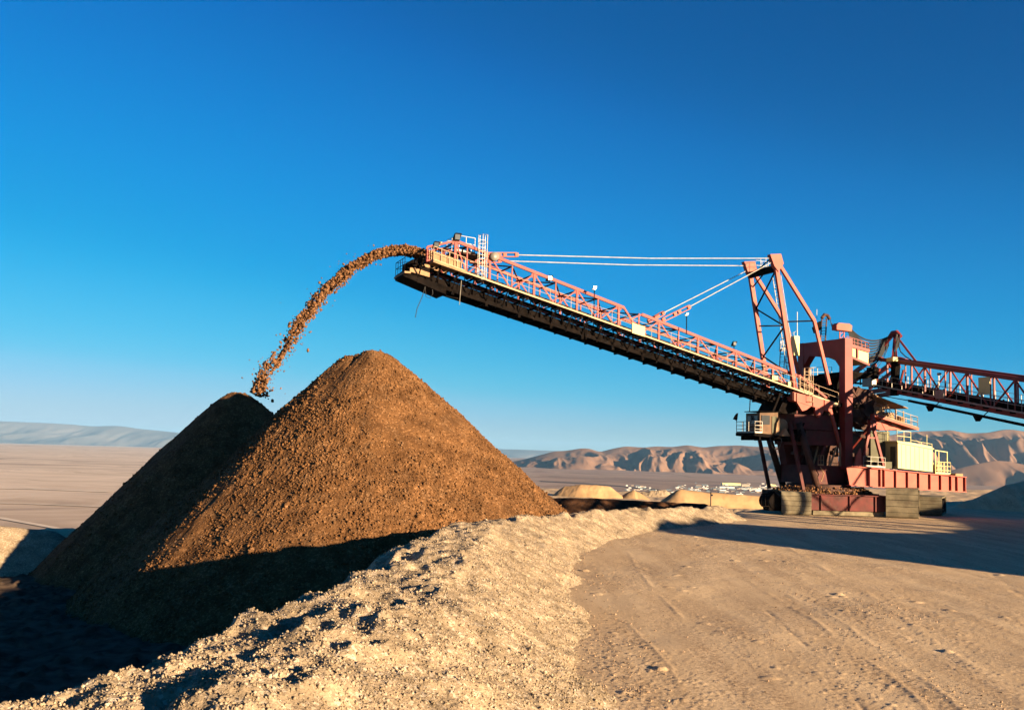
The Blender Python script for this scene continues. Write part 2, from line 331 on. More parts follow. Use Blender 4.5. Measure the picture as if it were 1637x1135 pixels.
# ------------------------------------------------------------------ heaps
def heap(name, cx, cy, top, base, slope_of, mat_, label, cat, a0=0, a1=360, nr=420, na=1100, ridge=None, rtop=.9, amp=1., group=None, clod=.17, smooth=True, lumps=0):
    """cone shaped heap; slope_of(deg) gives its repose slope, 0 deg = towards +x; ridge = [(dx,dy,dtop)...] extra tips"""
    ang = np.radians(np.concatenate([np.linspace(a0, a1, na), np.linspace(a1, a0+360, 60)[1:-1]]) if a1-a0 < 360 else np.linspace(0, 360, na, endpoint=False))
    Rm = (top-base)/.62+3; rr = np.linspace(.02, 1, nr)**1.0*Rm
    A, Q = np.meshgrid(ang, rr); x = cx+Q*np.cos(A); y = cy+Q*np.sin(A)
    def cone(px, py, tp):
        dx, dy = x-px, y-py; d = np.hypot(dx, dy); a = np.degrees(np.arctan2(dy, dx)) % 360
        gull = fbm(np.cos(np.radians(a))*4+3, np.sin(np.radians(a))*4+d*.05, 11, 4)
        sl = slope_of(a)*(1+.022*gull)
        return tp-(np.sqrt(d*d+rtop*rtop)-rtop)*sl
    z = cone(cx, cy, top)
    for dx, dy, dt in (ridge or []): z = np.maximum(z, cone(cx+dx, cy+dy, top+dt))
    w_ = sstep(0, 2, top-z)
    sp = A
    rill = fbm(A*14, Q*.12, 12, 3)*.015+fbm(x*1.1, y*1.1, 13, 3)*.06
    z = z+amp*(fbm(x*.35, y*.35, 3, 4)*.30+rill*w_)
    det = np.clip(.6+1.1*fbm(x*.3, y*.3, 14, 3)+.25*(Q/Rm), .12, 1.1)
    z = z+amp*(stones(x, y, clod, 5, .75)*clod*.9+stones(x, y, clod*2.3, 6, .10)*clod*1.4)*det+amp*.04*fbm(x*3, y*3, 9, 3)
    V = np.stack([x, y, z], -1).reshape(-1, 3); F = grid_faces(nr, len(ang), True)
    V = np.concatenate([V, [[cx, cy, V[:len(ang), 2].mean()]]])
    keep = (V[F, 2] > base-.6).any(1); F = F[keep]
    o = link_mesh(name, V, F, mat_, smooth=False)
    if lumps:
        nv = len(V)-1; pk = rng.integers(0, nv, lumps); q = V[pk]; dn = det.ravel()[pk]
        rq = np.hypot(q[:, 0]-cx, q[:, 1]-cy); k = (rng.random(lumps) < (rq/Rm)*dn*1.3) & (q[:, 2] > base-.2)
        q = q[k]; S = .030+.05*rng.random(len(q))**2+.07*rng.random(len(q))**9
        lo = scatter('ore_lumps', q+np.c_[np.zeros((len(q), 2)), S*.35], S, mat_, o); lo['kind'] = 'stuff'
    return tag(o, label, cat, group)
front_slope = lambda a: np.interp(a, [0, 60, 120, 180, 215, 270, 320, 360], [.85, .84, .86, .97, 1.01, .93, .88, .85])
heap('ore_pile', -8.7, 62, 10.98, TER, front_slope, M_ore, 'tall sunlit cone of brown crushed ore in front of the other pile', 'ore pile', 150, 400, 520, 1500,
     ridge=[(-1.3, .2, -.5), (1.2, .3, -.8), (.3, 3.0, -.1), (-1.2, 2.4, -.3), (-1.5, 4.2, -.9)], rtop=.5, lumps=190000)  # rear tips out of view, added to shade the other pile
heap('ore_pile', -20.3, 74.2, 8.75, TER, lambda a: np.interp(a, [0, 120, 170, 230, 360], [.92, .92, 1.12, 1.05, .92]), M_ore, 'lower dark ore pile in shadow, receiving the falling ore', 'ore pile', 150, 400, 340, 1000, rtop=1.0, lumps=30000)
# low ridge of ore darkened to stand for cast shade on the terrace, heaps of the neighbouring cells, mounds at the pad edge
def bank(name, pts, m, label, cat, slope=.75, amp=.25, base=TER, group=None, nx=260, nw=60, smooth=True, kind=None, top_w=0., seed=0):
    """ridge-like heap along a polyline of (x, y, top)"""
    P = np.array(pts, float); d = np.r_[0, np.cumsum(np.hypot(*np.diff(P[:, :2], axis=0).T))]
    reach = (P[:, 2].max()-base)/slope+top_w+2
    t = np.linspace(-reach, d[-1]+reach, nx); tc = np.clip(t, 0, d[-1])
    px, py, pz = (np.interp(tc, d, P[:, i]) for i in range(3))
    dirx = np.gradient(np.interp(tc, d, P[:, 0]), t); diry = np.gradient(np.interp(tc, d, P[:, 1]), t)
    e0 = P[1, :2]-P[0, :2]; e1 = P[-1, :2]-P[-2, :2]
    dirx[t < 0], diry[t < 0] = e0; dirx[t > d[-1]], diry[t > d[-1]] = e1
    L = np.hypot(dirx, diry); dirx /= L; diry /= L
    ex = np.where(t < 0, t, np.where(t > d[-1], t-d[-1], 0))
    U_ = np.linspace(-reach, reach, nw)
    x = (px+ex*dirx)[:, None]-diry[:, None]*U_; y = (py+ex*diry)[:, None]+dirx[:, None]*U_
    dist = np.hypot(np.abs(ex)[:, None], U_[None])
    z = pz[:, None]-np.clip(np.sqrt(dist**2+.3)-.55-top_w, 0, None)*slope*(1+.12*fbm(x*.15, y*.15, 31+seed, 3))
    z = z+amp*fbm(x*.5, y*.5, 33+seed, 5)+amp*.5*vnoise(x*.15, y*.15, 35+seed)+amp*.25*stones(x, y, .8, 36, .5)
    V = np.stack([x, y, z], -1).reshape(-1, 3); F = grid_faces(nx, nw); F = F[(V[F, 2] > base-.8).any(1)]
    return tag(link_mesh(name, V, F, m, smooth=smooth), label, cat, group, kind)
bank('earth_mound', [(-64, 73, -1.6), (-46, 72, -1.55), (-36.5, 72, -1.6), (-33, 73, -1.9)], M_sand, 'low pale sand mound at the left foot of the dark ore pile', 'mound', .7, .12)
bank('ore_ridge', [(3.5, 97, .3), (8, 96, .55), (14, 96, .35), (19, 97, .25)], M_oreshade, 'long low ridge of ore coloured dark for shade, lying behind the gravel bank', 'ore ridge', .8, .12, nw=90)
bank('earth_mound', [(10.5, 181, -1.6), (13, 180, -1.05), (18, 180, -1.35)], M_sandfar, 'flat topped tan mound right beside the big ore pile', 'mound', .8, .2, nw=80)
bank('earth_mound', [(22.6, 180, -1.75), (23.1, 180, -2.0)], M_sandfar, 'small pointed tan mound between two longer ones', 'mound', .7, .12, nw=80)
bank('earth_mound', [(27.4, 160, -.75), (34, 161, -1.1), (44, 162, -1.55), (60, 166, -1.6)], M_sandfar, 'long tan mound ending near the left crawler of the machine', 'mound', .8, .2, nw=80)
bank('earth_mound', [(26, 193, -2.6), (30, 193, -2.3)], M_sand, 'pale rubble mound just behind the small pointed one', 'mound', .9, .5)
bank('earth_mound', [(51, 110, .9), (54.5, 110, 2.6), (59, 111, 3.6), (72, 113, 4.6)], M_ground, 'shaded brown mound at the right edge beyond the machine', 'mound', .55, .25, base=0)
# the tall spoil ridge standing beside the road, right of the view
bank('spoil_ridge', [(49, 28.5, 9.4), (50, 31.5, 10), (52, 38, 9), (53, 44, 6.6), (54, 52, 5.2), (63, 58, 5.8), (78, 62, 9.5), (110, 66, 16), (122, 72, 16)], M_sandfar, 'spoil ridge along the far side of the haul road', 'spoil ridge', .95, .5, base=-.2, nx=300, nw=120)
t_post = (19.5, 96.5)

# ------------------------------------------------------------------ far country
def plain_z(r): return -155-np.clip(r-15000, 0, 60000)*.0078
ang = np.concatenate([np.arange(-180, -45, 5.), np.arange(-45, 45, .4), np.arange(45, 181, 5.)])[:-1]; rad = radii([(520, 60000, .02)])
X, Y = fan(rad, ang); Z = plain_z(np.hypot(X, Y))+fbm(X*.0007, Y*.0007, 3, 4)*5*sstep(1200, 3000, np.hypot(X, Y)); V = np.stack([X, Y, Z], -1).reshape(-1, 3)
tag(link_mesh('valley_plain', V, grid_faces(len(rad), len(ang), True), M_plain, smooth=True), kind='structure')
M_track = mat('graded track', (.62, .50, .38), 1, var=.1, scale=.01, spec=.05); M_dtrack = mat('dark desert track', (.13, .095, .075), 1, var=.2, scale=.01, spec=.05)
def track(pts, wd, m):
    V = []
    for (ax, ay), (bx, by) in zip(pts[:-1], pts[1:]):
        for i in range(25):
            t_ = i/24; px, py = ax+(bx-ax)*t_, ay+(by-ay)*t_; Yd = 157*1592/(py-692-.03*px); x_ = (px-818.5)/1592*Yd; hw = wd*Yd/3000/2
            for e in (-1, 1):
                y_ = Yd*(1+e*hw*.02); z_ = float(plain_z(np.hypot(x_, y_))+fbm(np.array([x_*.0007]), np.array([y_*.0007]), 3, 4)[0]*5*sstep(1200, 3000, np.hypot(x_, y_))); V.append((x_, y_, z_+1.5))
    tag(link_mesh('dirt_road', V, [(2*i, 2*i+1, 2*i+3, 2*i+2) for i in range(len(V)//2-1)], m), kind='structure')
track([(-120, 812), (20, 824), (110, 840)], 1.1, M_track); track([(-150, 797), (60, 801), (180, 806)], .7, M_track); track([(-150, 776), (60, 778), (190, 783)], .9, M_track)
track([(1072, 755.5), (1092, 758.5), (1112, 762)], 1.2, M_dtrack); track([(870, 768), (940, 771.5), (1060, 781)], 1.0, M_dtrack); track([(1160, 752), (1210, 758), (1300, 764)], .8, M_dtrack)
def hills(name, pts, depth, m, base, nx=900, ny=150, spur=330., seed=0, rough=1.):
    """pts: (x, y, height) along the crest; eroded spurs run down towards the viewer"""
    P = np.array(pts, float); t = np.linspace(P[0, 0], P[-1, 0], nx)
    cy = np.interp(t, P[:, 0], P[:, 1]); ch = np.interp(t, P[:, 0], P[:, 2])
    k = np.hanning(25); k /= k.sum(); ch = np.convolve(np.pad(ch, 12, mode='edge'), k, 'valid')
    v = np.linspace(-1.15, .6, ny)
    x = np.repeat(t[:, None], ny, 1); y = cy[:, None]+v[None]*depth; V_ = np.repeat(v[None], nx, 0)
    wx = x+220*fbm(x/900, y/900, 5+seed, 3)+V_*-180
    prof = 1-np.clip(np.abs(V_), 0, 1)**1.0
    n1 = 1-np.abs(fbm(wx/spur, y/(spur*3.2), 7+seed, 3))*2.0
    n2 = 1-np.abs(fbm(wx/(spur*.38), y/(spur*1.1), 9+seed, 3))*2.0
    side = np.clip(np.abs(V_)*1.6, 0, 1)*np.clip((1-np.abs(V_))*4, 0, 1)
    n3 = 1-np.abs(fbm(wx/(spur*.16), y/(spur*.4), 19+seed, 2))*2.0
    z = base-30+ch[:, None]*(prof+rough*side*(.70*(n1-.55)+.26*(n2-.5)+.09*(n3-.5)))+30*prof
    z = z+ch[:, None]*.05*fbm(x/spur, y/spur, 12, 3)
    V = np.stack([x, y, z], -1).reshape(-1, 3)
    return tag(link_mesh(name, V, grid_faces(nx, ny)[:, ::-1], m, smooth=True), kind='structure')
def at(px, py, Yd):     # world x and z of a sight line at distance Yd, used to lay out the far ranges
    c, s_ = math.cos(ROLL), math.sin(ROLL); a, b = (px-818.5)/1592, -(py-567.5)/1592
    rx, uy = a*c-b*s_, a*s_+b*c
    f = math.cos(PITCH)-uy*math.sin(PITCH); zz = math.sin(PITCH)+uy*math.cos(PITCH)
    return rx/f*Yd, EYE+zz/f*Yd
D = 9800; pts = []
for px, py in [(760, 748), (800, 741), (835, 735), (860, 728), (885, 721), (905, 720), (930, 716), (945, 717), (958, 723), (975, 718), (1000, 713), (1030, 715), (1050, 713), (1075, 714), (1100, 711), (1125, 715), (1150, 712), (1180, 711), (1210, 713), (1245, 714), (1290, 708), (1340, 706), (1400, 700), (1450, 692), (1500, 691), (1520, 688), (1545, 691), (1580, 689), (1600, 686), (1620, 686), (1640, 689), (1700, 692), (1900, 700)]:
    xx, zz = at(px, py, D); pts.append((xx, D, zz+155))
hills('hills', pts, 1500, M_hill, -155, nx=1100, spur=520)
D = 7300; pts = []
for px, py in [(1395, 786), (1440, 780), (1480, 768), (1520, 752), (1560, 741), (1590, 735), (1610, 736), (1640, 742), (1700, 748), (1800, 742), (1950, 750)]:
    xx, zz = at(px, py, D); pts.append((xx, D, zz+155))
hills('hills', pts, 800, M_hill, -155, nx=500, seed=40, spur=520)
D = 37000; pts = []
for px, py in [(-260, 668), (-120, 672), (0, 673), (60, 675), (110, 678), (150, 682), (175, 680), (195, 680), (215, 684), (245, 687), (300, 693), (400, 700), (560, 706), (760, 716), (900, 721)]:
    xx, zz = at(px, py, D); pts.append((xx, D, zz+330))
hills('far_mountains', pts, 4200, M_blue, -330, nx=500, ny=60, spur=2600, rough=.7)
# air
hz = bpy.data.materials.new('haze'); hz.use_nodes = True; hn = hz.node_tree; hn.nodes.clear()
o_ = hn.nodes.new('ShaderNodeOutputMaterial'); pv = hn.nodes.new('ShaderNodeVolumePrincipled'); pv.inputs['Color'].default_value = (.27, .56, .92, 1)
pv.inputs['Density'].default_value = 1.55e-5; hn.links.new(pv.outputs[0], o_.inputs['Volume'])
x0, x1, y0, y1, z0, z1 = -66000, 66000, -61000, 66000, -480, 520
hv = [(a, b, c) for a in (x0, x1) for b in (y0, y1) for c in (z0, z1)]
hz_o = link_mesh('haze', hv, [(0, 1, 3, 2), (4, 6, 7, 5), (0, 4, 5, 1), (2, 3, 7, 6), (0, 2, 6, 4), (1, 5, 7, 3)], hz); tag(hz_o, kind='stuff')
# ------------------------------------------------------------------ mesh builder for machinery
class MB:
    def __init__(s): s.v = []; s.f = []
    def box8(s, P):
        n = len(s.v); s.v += [tuple(p) for p in P]
        s.f += [tuple(n+i for i in q) for q in ((0, 1, 3, 2), (4, 6, 7, 5), (0, 4, 5, 1), (2, 3, 7, 6), (0, 2, 6, 4), (1, 5, 7, 3))]; return s
    def box(s, x0, x1, y0, y1, z0, z1): s.box8([(a, b, c) for a in (x0, x1) for b in (y0, y1) for c in (z0, z1)]); return s
    def bar(s, p, q, w_=.12, h=None, side=None):
        p, q = np.array(p, float), np.array(q, float); d = q-p; L = np.linalg.norm(d); h = h or w_
        if L < 1e-6: return s
        d /= L; up = np.array([0, 0, 1.]) if abs(d[2]) < .95 else np.array([1., 0, 0])
        sd_ = np.cross(d, up) if side is None else np.array(side, float); sd_ = sd_-d*(sd_@d); sd_ /= np.linalg.norm(sd_); u = np.cross(sd_, d)
        s.box8([e+sd_*a*w_/2+u*b*h/2 for e in (p, q) for a in (-1, 1) for b in (-1, 1)]); return s
    def tube(s, pts, r, n=8, cap=True):
        pts = [np.array(p, float) for p in pts]; base = len(s.v)
        for i, p in enumerate(pts):
            d = pts[min(i+1, len(pts)-1)]-pts[max(i-1, 0)]; d /= np.linalg.norm(d)+1e-9
            up = np.array([0, 0, 1.]) if abs(d[2]) < .9 else np.array([1., 0, 0])
            a = np.cross(d, up); a /= np.linalg.norm(a); b = np.cross(a, d); rr = r[i] if isinstance(r, (list, tuple)) else r
            for k in range(n):
                t = 2*math.pi*k/n; s.v.append(tuple(p+rr*(a*math.cos(t)+b*math.sin(t))))
        for i in range(len(pts)-1):
            for k in range(n):
                s.f.append((base+i*n+k, base+i*n+(k+1) % n, base+(i+1)*n+(k+1) % n, base+(i+1)*n+k))
        if cap: s.f.append(tuple(base+k for k in range(n))[::-1]); s.f.append(tuple(base+(len(pts)-1)*n+k for k in range(n)))
        return s
    def prism(s, poly, axis, a, b):
        """extrude a polygon given in the plane normal to axis ('w' -> (s,z) points, 's' -> (w,z), 'z' -> (s,w)) from a to b"""
        def P(p, t): return {'w': (p[0], t, p[1]), 's': (t, p[0], p[1]), 'z': (p[0], p[1], t)}[axis]
        n = len(s.v); k = len(poly)
        s.v += [P(p, a) for p in poly]+[P(p, b) for p in poly]
        s.f.append(tuple(range(n, n+k))); s.f.append(tuple(range(n+2*k-1, n+k-1, -1)))
        for i in range(k): s.f.append((n+i, n+k+i, n+k+(i+1) % k, n+(i+1) % k))
        return s
    def rail(s, pts, step=1.5, h=1.05, r=.028, rows=(.55, 1.), kick=True):
        r = r*.66
        for p, q in zip(pts[:-1], pts[1:]):
            p, q = np.array(p, float), np.array(q, float); L = np.linalg.norm(q-p); n = max(1, round(L/step))
            for i in range(n+1):
                a = p+(q-p)*i/n; s.bar(a, a+[0, 0, h], r*2, r*2)
            for k in rows: s.bar(p+[0, 0, h*k], q+[0, 0, h*k], r*1.8, r*1.8)
            if kick: s.bar(p+[0, 0, .06], q+[0, 0, .06], .02, .14)
        return s
    def ladder(s, p, q, wdir, w_=.42, cage=True, step=.32, cagedir=None, hoop=.9):
        p, q, wd = np.array(p, float), np.array(q, float), np.array(wdir, float); L = np.linalg.norm(q-p); d = (q-p)/L
        cd = np.array(cagedir, float) if cagedir is not None else np.cross(wd, d)
        for sgn in (-1, 1): s.bar(p+wd*sgn*w_/2, q+wd*sgn*w_/2, .05)
        for i in range(int(L/step)): s.bar(p+d*(i*step)-wd*w_/2, p+d*(i*step)+wd*w_/2, .03)
        if cage:
            A = [math.pi*k/6 for k in range(7)]
            ring = [wd*.38*math.cos(a)+cd*(.12+.62*math.sin(a)) for a in A]
            n = int(L/hoop)
            for i in range(2 if L > 4 else 0, n+1): s.tube([p+d*(i*hoop)+c for c in ring], .022, 4)
            z0 = 2*hoop if L > 4 else 0
            for c in ring[::2] : s.bar(p+d*z0+c, q+c, .03)
        return s
    def build(s, name, m, parent=None, smooth=False, label=None):
        o = link_mesh(name, s.v, s.f, m, parent, smooth)
        if label: o['label'] = label
        return o
def empty(name, loc, rz, label, cat, group=None):
    o = bpy.data.objects.new(name, None); COL.objects.link(o); o.location = loc; o.rotation_euler = (0, 0, rz); o.empty_display_size = 1
    return tag(o, label, cat, group)

# ================================================================== the stacker
OX, OY = 28.9, 92.3; RZ = math.atan2(.36, .933); cU, sU = math.cos(RZ), math.sin(RZ)
def w2m(x, y): dx, dy = x-OX, y-OY; return dx*cU+dy*sU, -dx*sU+dy*cU
T = empty('stacking_conveyor_machine', (OX, OY, 0), RZ, 'huge red crawler mounted stacker with a long boom pouring ore from its raised tip', 'stacker machine')
def B(s): return 9.74-.2446*s            # height of the boom walkway at distance s along the boom
def TC(s): return B(s)+np.interp(s, [-37, -32, -20, -5.7, -1], [2.45, 2.1, 1.95, 1.6, 1.35])
W_ = 1.7
# --- boom trusses
for sg, nm in ((-1, 'near'), (1, 'far')):
    t = MB(); wv = sg*W_
    nodes = [-36.7]+list(np.arange(-35.7, -4.5, 1.93))
    top = lambda s: (s, wv, TC(s)); bot = lambda s: (s, wv, B(s)+.12)
    gap = (-21.7, -20.0)
    t.bar(top(-36.7), top(gap[0]), .2, .24); t.bar(top(gap[1]), top(-3.6), .2, .24)
    t.bar(bot(-38.9), bot(-1.0), .18, .22)
    t.bar((-36.7, wv, TC(-36.7)), (-39.0, wv, B(-39)+1.15), .16)
    t.bar((-39.0, wv, B(-39)+1.15), (-39.0, wv, B(-39)-.1), .16)
    t.bar(top(gap[0]), (gap[0]+1.7, wv, B(gap[0]+1.7)+.2), .15); t.bar(top(gap[1]), (gap[1]-1.5, wv, B(gap[1]-1.5)+.9), .12)
    t.bar((-3.6, wv, TC(-3.6)), (-.3, wv, B(-.3)+.2), .2)
    for i, s in enumerate(nodes):
        heavy = i % 2 == 0
        t.bar(top(s), bot(s), .17 if heavy else .10)
        if heavy:
            for e in (-1, 1):
                j = i+e
                if 0 <= j < len(nodes) and not (gap[0]-.5 < s < gap[1] and e > 0): t.bar(top(s), bot(nodes[j]), .10)
        # gusset
        if heavy: t.bar((s-.25, wv, TC(s)-.12), (s+.25, wv, TC(s+.25)-.12), .06, .34)
    t.build('boom_truss', M_boom, T)
t = MB()
for i, s in enumerate(nodes):
    t.bar((s, -W_, TC(s)-.05), (s, W_, TC(s)-.05), .10)
    if i+1 < len(nodes):
        n2 = nodes[i+1]; a, b = (-W_, W_) if i % 2 else (W_, -W_)
        t.bar((s, a, TC(s)-.08), (n2, b, TC(n2)-.08), .10)
t.build('boom_cross_bracing', M_rust, T)
# --- underside frame, idlers, belts
t = MB()
for wv in (-1.15, 1.15):
    t.bar((-40.6, wv, B(-40.6)-1.45), (-3, wv, B(-3)-1.1), .16, .30); t.bar((-40.0, wv, B(-40)-.42), (-2, wv, B(-2)-.42), .12, .22)
    for i in range(38):
        s = -39.8+i*.98; t.bar((s, wv, B(s)-1.4), (s, wv, B(s)-.42), .08)
        if i % 2: t.bar((s, wv, B(s)-1.4), (s+.98, wv, B(s+.98)-.42), .07)
for i in range(26):
    s = -39.5+i*1.42
    t.bar((s, -1.7, B(s)-.55), (s, 1.7, B(s)-.55), .12, .16); t.bar((s, -1.2, B(s)-1.5), (s, 1.2, B(s)-1.5), .10, .14)
    for sg in (-1, 1): t.bar((s, sg*1.15, B(s)-1.4), (s, sg*2.45, B(s)-.14), .08); t.bar((s, sg*1.2, B(s)-.2), (s, sg*2.6, B(s)-.1), .10, .12)
    if i % 2 == 0: t.box(s-.1, s+.12, -1.35, -1.1, B(s)-1.78, B(s)-1.5)
for wv in (-1.0, 1.0): t.box8([(s, w_, B(s)+dz) for s in (-40.3, -3) for w_ in (wv-.02, wv+.02) for dz in (-1.45, -.78)])
t.build('boom_underframe', M_dark, T)
t = MB()
def profile_belt(s0, s1, zf, n, hw, dip, th=.05):
    for i in range(n):
        a, b = s0+(s1-s0)*i/n, s0+(s1-s0)*(i+1)/n
        for wa, wb, za, zb in ((-hw, -hw*.4, dip, 0), (-hw*.4, hw*.4, 0, 0), (hw*.4, hw, 0, dip)):
            t.box8([(s, w_, zf(s)+z_+e) for s in (a, b) for (w_, z_) in ((wa, za), (wb, zb)) for e in (0, th)])
profile_belt(-39.3, 1.5, lambda s: B(s)+.35, 20, .8, .28)
profile_belt(-39.3, -2, lambda s: B(s)-1.0, 20, .75, 0)
t.build('conveyor_belt', M_belt, T)
t = MB()
for i in range(20):
    x0_ = -38.6+i*1.9; 
    t.box8([(s, w_, B(s)+.42+z_+h_) for s in (x0_, x0_+1.9) for (w_, z_) in ((-.62, 0), (.62, 0)) for h_ in (0, .16+.05*math.sin(i*2.1))])
t.build('ore_on_belt', M_ore, T)
t = MB()
for i in range(38):
    s = -38.9+i*.98; t.tube([(s, -.85, B(s)+.48), (s, -.32, B(s)+.24), (s, .32, B(s)+.24), (s, .85, B(s)+.48)], .07, 6); t.bar((s, -.95, B(s)+.05), (s, .95, B(s)+.05), .08)
    for sg in (-1, 1): t.bar((s, sg*.92, B(s)+.05), (s, sg*.92, B(s)+.52), .06)
t.build('idler_rollers', M_rust, T)
# --- walkways
for sg in (-1, 1):
    t = MB(); wi, wo = sg*1.85, sg*2.62
    for a, b in ((-36.5, -4.6), (-4.4, -.3)):
        k = 0 if b < -4 else -.15
        t.box8([(s, w_, B(s)-.05+(k if s > -4.5 else 0)*(s+4.5)/4+e) for s in (a, b) for w_ in sorted((wi, wo)) for e in (0, .05)])
    d = t.build('walkway', M_rust, T)
    MB().bar((-36.5, wo, B(-36.5)), (-4.6, wo, B(-4.6)), .04, .13).bar((-4.6, wo, B(-4.6)), (-.3, wo, B(-.3)), .04, .16).build('kick_plate', M_rail, d)
    MB().rail([(-36.3, wo, B(-36.3)), (-4.6, wo, B(-4.6)), (-.3, wo, B(-.3))], 1.9, 1.05, .020, kick=False).build('handrail', M_rail, d)
# --- head end: platform with rails, chute panels, pulley
t = MB().box(-38.6, -36.2, -2.9, -1.5, 0, 0)
t = MB(); hb = lambda s: B(s)-.02
t.box8([(s, w_, hb(s)+e) for s in (-38.8, -36.1) for w_ in (-2.9, -1.5) for e in (-.12, 0)]); t.bar((-38.8, -2.9, hb(-38.8)-.05), (-36.1, -2.9, hb(-36.1)-.05), .05, .2)
pf = t.build('head_platform', M_tan, T)
MB().rail([(-38.8, -1.7, hb(-38.8)), (-38.8, -2.85, hb(-38.8)), (-36.2, -2.85, hb(-36.2))], .65, 1.1, .032).build('handrail', M_rail, pf)
for sg in (-1, 1):
    t = MB(); t.box8([(s, sg*w_, hb(s)+e) for s in (-38.6, -36.2) for w_ in (1.88, 1.95) for e in (.0, .98)])
    for i in range(5): s = -38.5+i*.56; t.bar((s, sg*1.99, hb(s)), (s, sg*1.99, hb(s)+.98), .07)
    t.build('chute_side_panel', M_tan, T)
t = MB(); t.tube([(-39.75, -.95, 19.0), (-39.75, .95, 19.0)], .52, 20); t.tube([(-39.75, -1.25, 19.0), (-39.75, 1.25, 19.0)], .12, 8); t.build('head_pulley', M_dark, T, True)
t = MB()
for sg in (-1, 1):
    t.box8([(s, sg*w_, z_) for (s) in (-40.2, -38.6) for w_ in (1.05, 1.3) for z_ in ((18.45, 18.75) if s < -40 else (18.15, 18.9))])
t.box(-40.7, -40.2, -1.6, 1.7, 18.25, 18.4)
t.build('pulley_bearing_beam', M_tan, T)
MB().rail([(-40.6, -1.2, 18.4), (-40.6, 1.6, 18.4), (-39.6, 1.7, 18.6)], .7, 1.15, .03).build('tip_handrail', M_dark, T)
t = MB(); t.box8([(s, w_, z_) for s in (-40.7, -37.2) for w_ in (-1.3, 1.3) for z_ in ((18.05, 18.25) if s < -40 else (16.9, 17.6))]); t.build('tip_scraper_tray', M_dark, T)
t = MB(); t.tube([(-38.9, -1.2, 17.4), (-39.1, -1.2, 16.6), (-39.5, -1.25, 15.6), (-39.6, -1.2, 14.9)], .03, 5)
t.tube([(-38.9, -1.2, 17.4), (-38.8, -1.2, 16.6), (-38.45, -1.2, 16.5), (-38.25, -1.2, 16.9), (-38.3, -1.2, 17.2)], .025, 5); t.build('hanging_cable', M_black, T)
for a, b, d in ((-36.0, 2.0, .03), (-24.9, 1.3, .05)): MB().tube([(a, -1.4, B(a)-.4), (a-.1, -1.4, B(a)-.4-b)], d, 6).build('hanging_rod', M_galv if d < .04 else M_dark, T)
MB().bar((-36.0, -1.2, 16.65), (-37.3, -1.5, 16.75), .08).build('scraper_arm', M_dark, T)
# service platform above the boom tip with caged ladder
t = MB(); t.box8([(s, w_, z_) for s in (-36.6, -34.2) for w_ in (-1.2, 1.3) for z_ in ((20.35, 20.5) if s < -36 else (20.25, 20.4))]); up = t.build('service_platform', M_rust, T)
MB().rail([(-36.4, -1.2, 20.5), (-36.5, 1.2, 20.5), (-34.4, 1.2, 20.4)], 1.0, 1.25, .03, (.5, 1.)).rail([(-36.4, -1.2, 20.5), (-34.9, -1.2, 20.4)], .8, 1.25, .03).build('handrail', M_galv, up)
MB().ladder((-34.55, -2.0, 18.1), (-34.55, -2.0, 21.75), (1, 0, 0), .45, True, .3, (0, -1, 0), .6).build('caged_ladder', M_galv, T)
def lamp(s, w_, z, sz=.42, pole=.5, m=M_dark, tilt=.1):
    o = MB().box8([(s+a*sz*.5+c*tilt, w_+b*sz*.35, z+c*sz*.62) for a in (-1, 1) for b in (-1, 1) for c in (-1, 1)]); t_ = MB(); t_.box8([(s+a*sz*.5+c*tilt, w_+b*sz*.35, z+c*sz*.62) for a in (-1, 1) for b in (-1, 1) for c in (-1, 1)])
    q = t_.build('floodlight', m, T); MB().bar((s, w_, z-sz*.55), (s, w_, z-sz*.55-pole), .06).build('lamp_post', M_dark, q)
    MB().box(s-sz*.4, s+sz*.4, w_-sz*.35-.03, w_-sz*.35-.004, z-sz*.4, z+sz*.4).build('lamp_lens', M_glass, q)
lamp(-36.6, -1.7, 21.45, .52, .35); lamp(-38.3, -1.7, 20.65, .45, .5); lamp(-28.57, -1.7, 18.9, .40, .2); lamp(-37.3, .8, 21.3, .3, .6, M_cream)
lamp(-24.9, -2.6, 18.3, .24, 2.2, M_galv); lamp(-16.1, -2.5, 16.8, .2, 1.6, M_galv); lamp(-10.8, -1.7, 14.7, .34, .35)
t = MB(); t.tube([(-33.45, -2.0, 20.2), (-33.45, -1.55, 20.15)], .36, 16); t.build('warning_siren', M_galv, T, True)
MB().box8([(s, w_, z_) for s in (-21.4, -20.2) for w_ in (-2.72, -2.68) for z_ in ((14.82, 15.66) if s < -21 else (14.58, 15.42))]).build('sign_board', M_cream, T, label='pale weathered board fixed to the walkway rail')
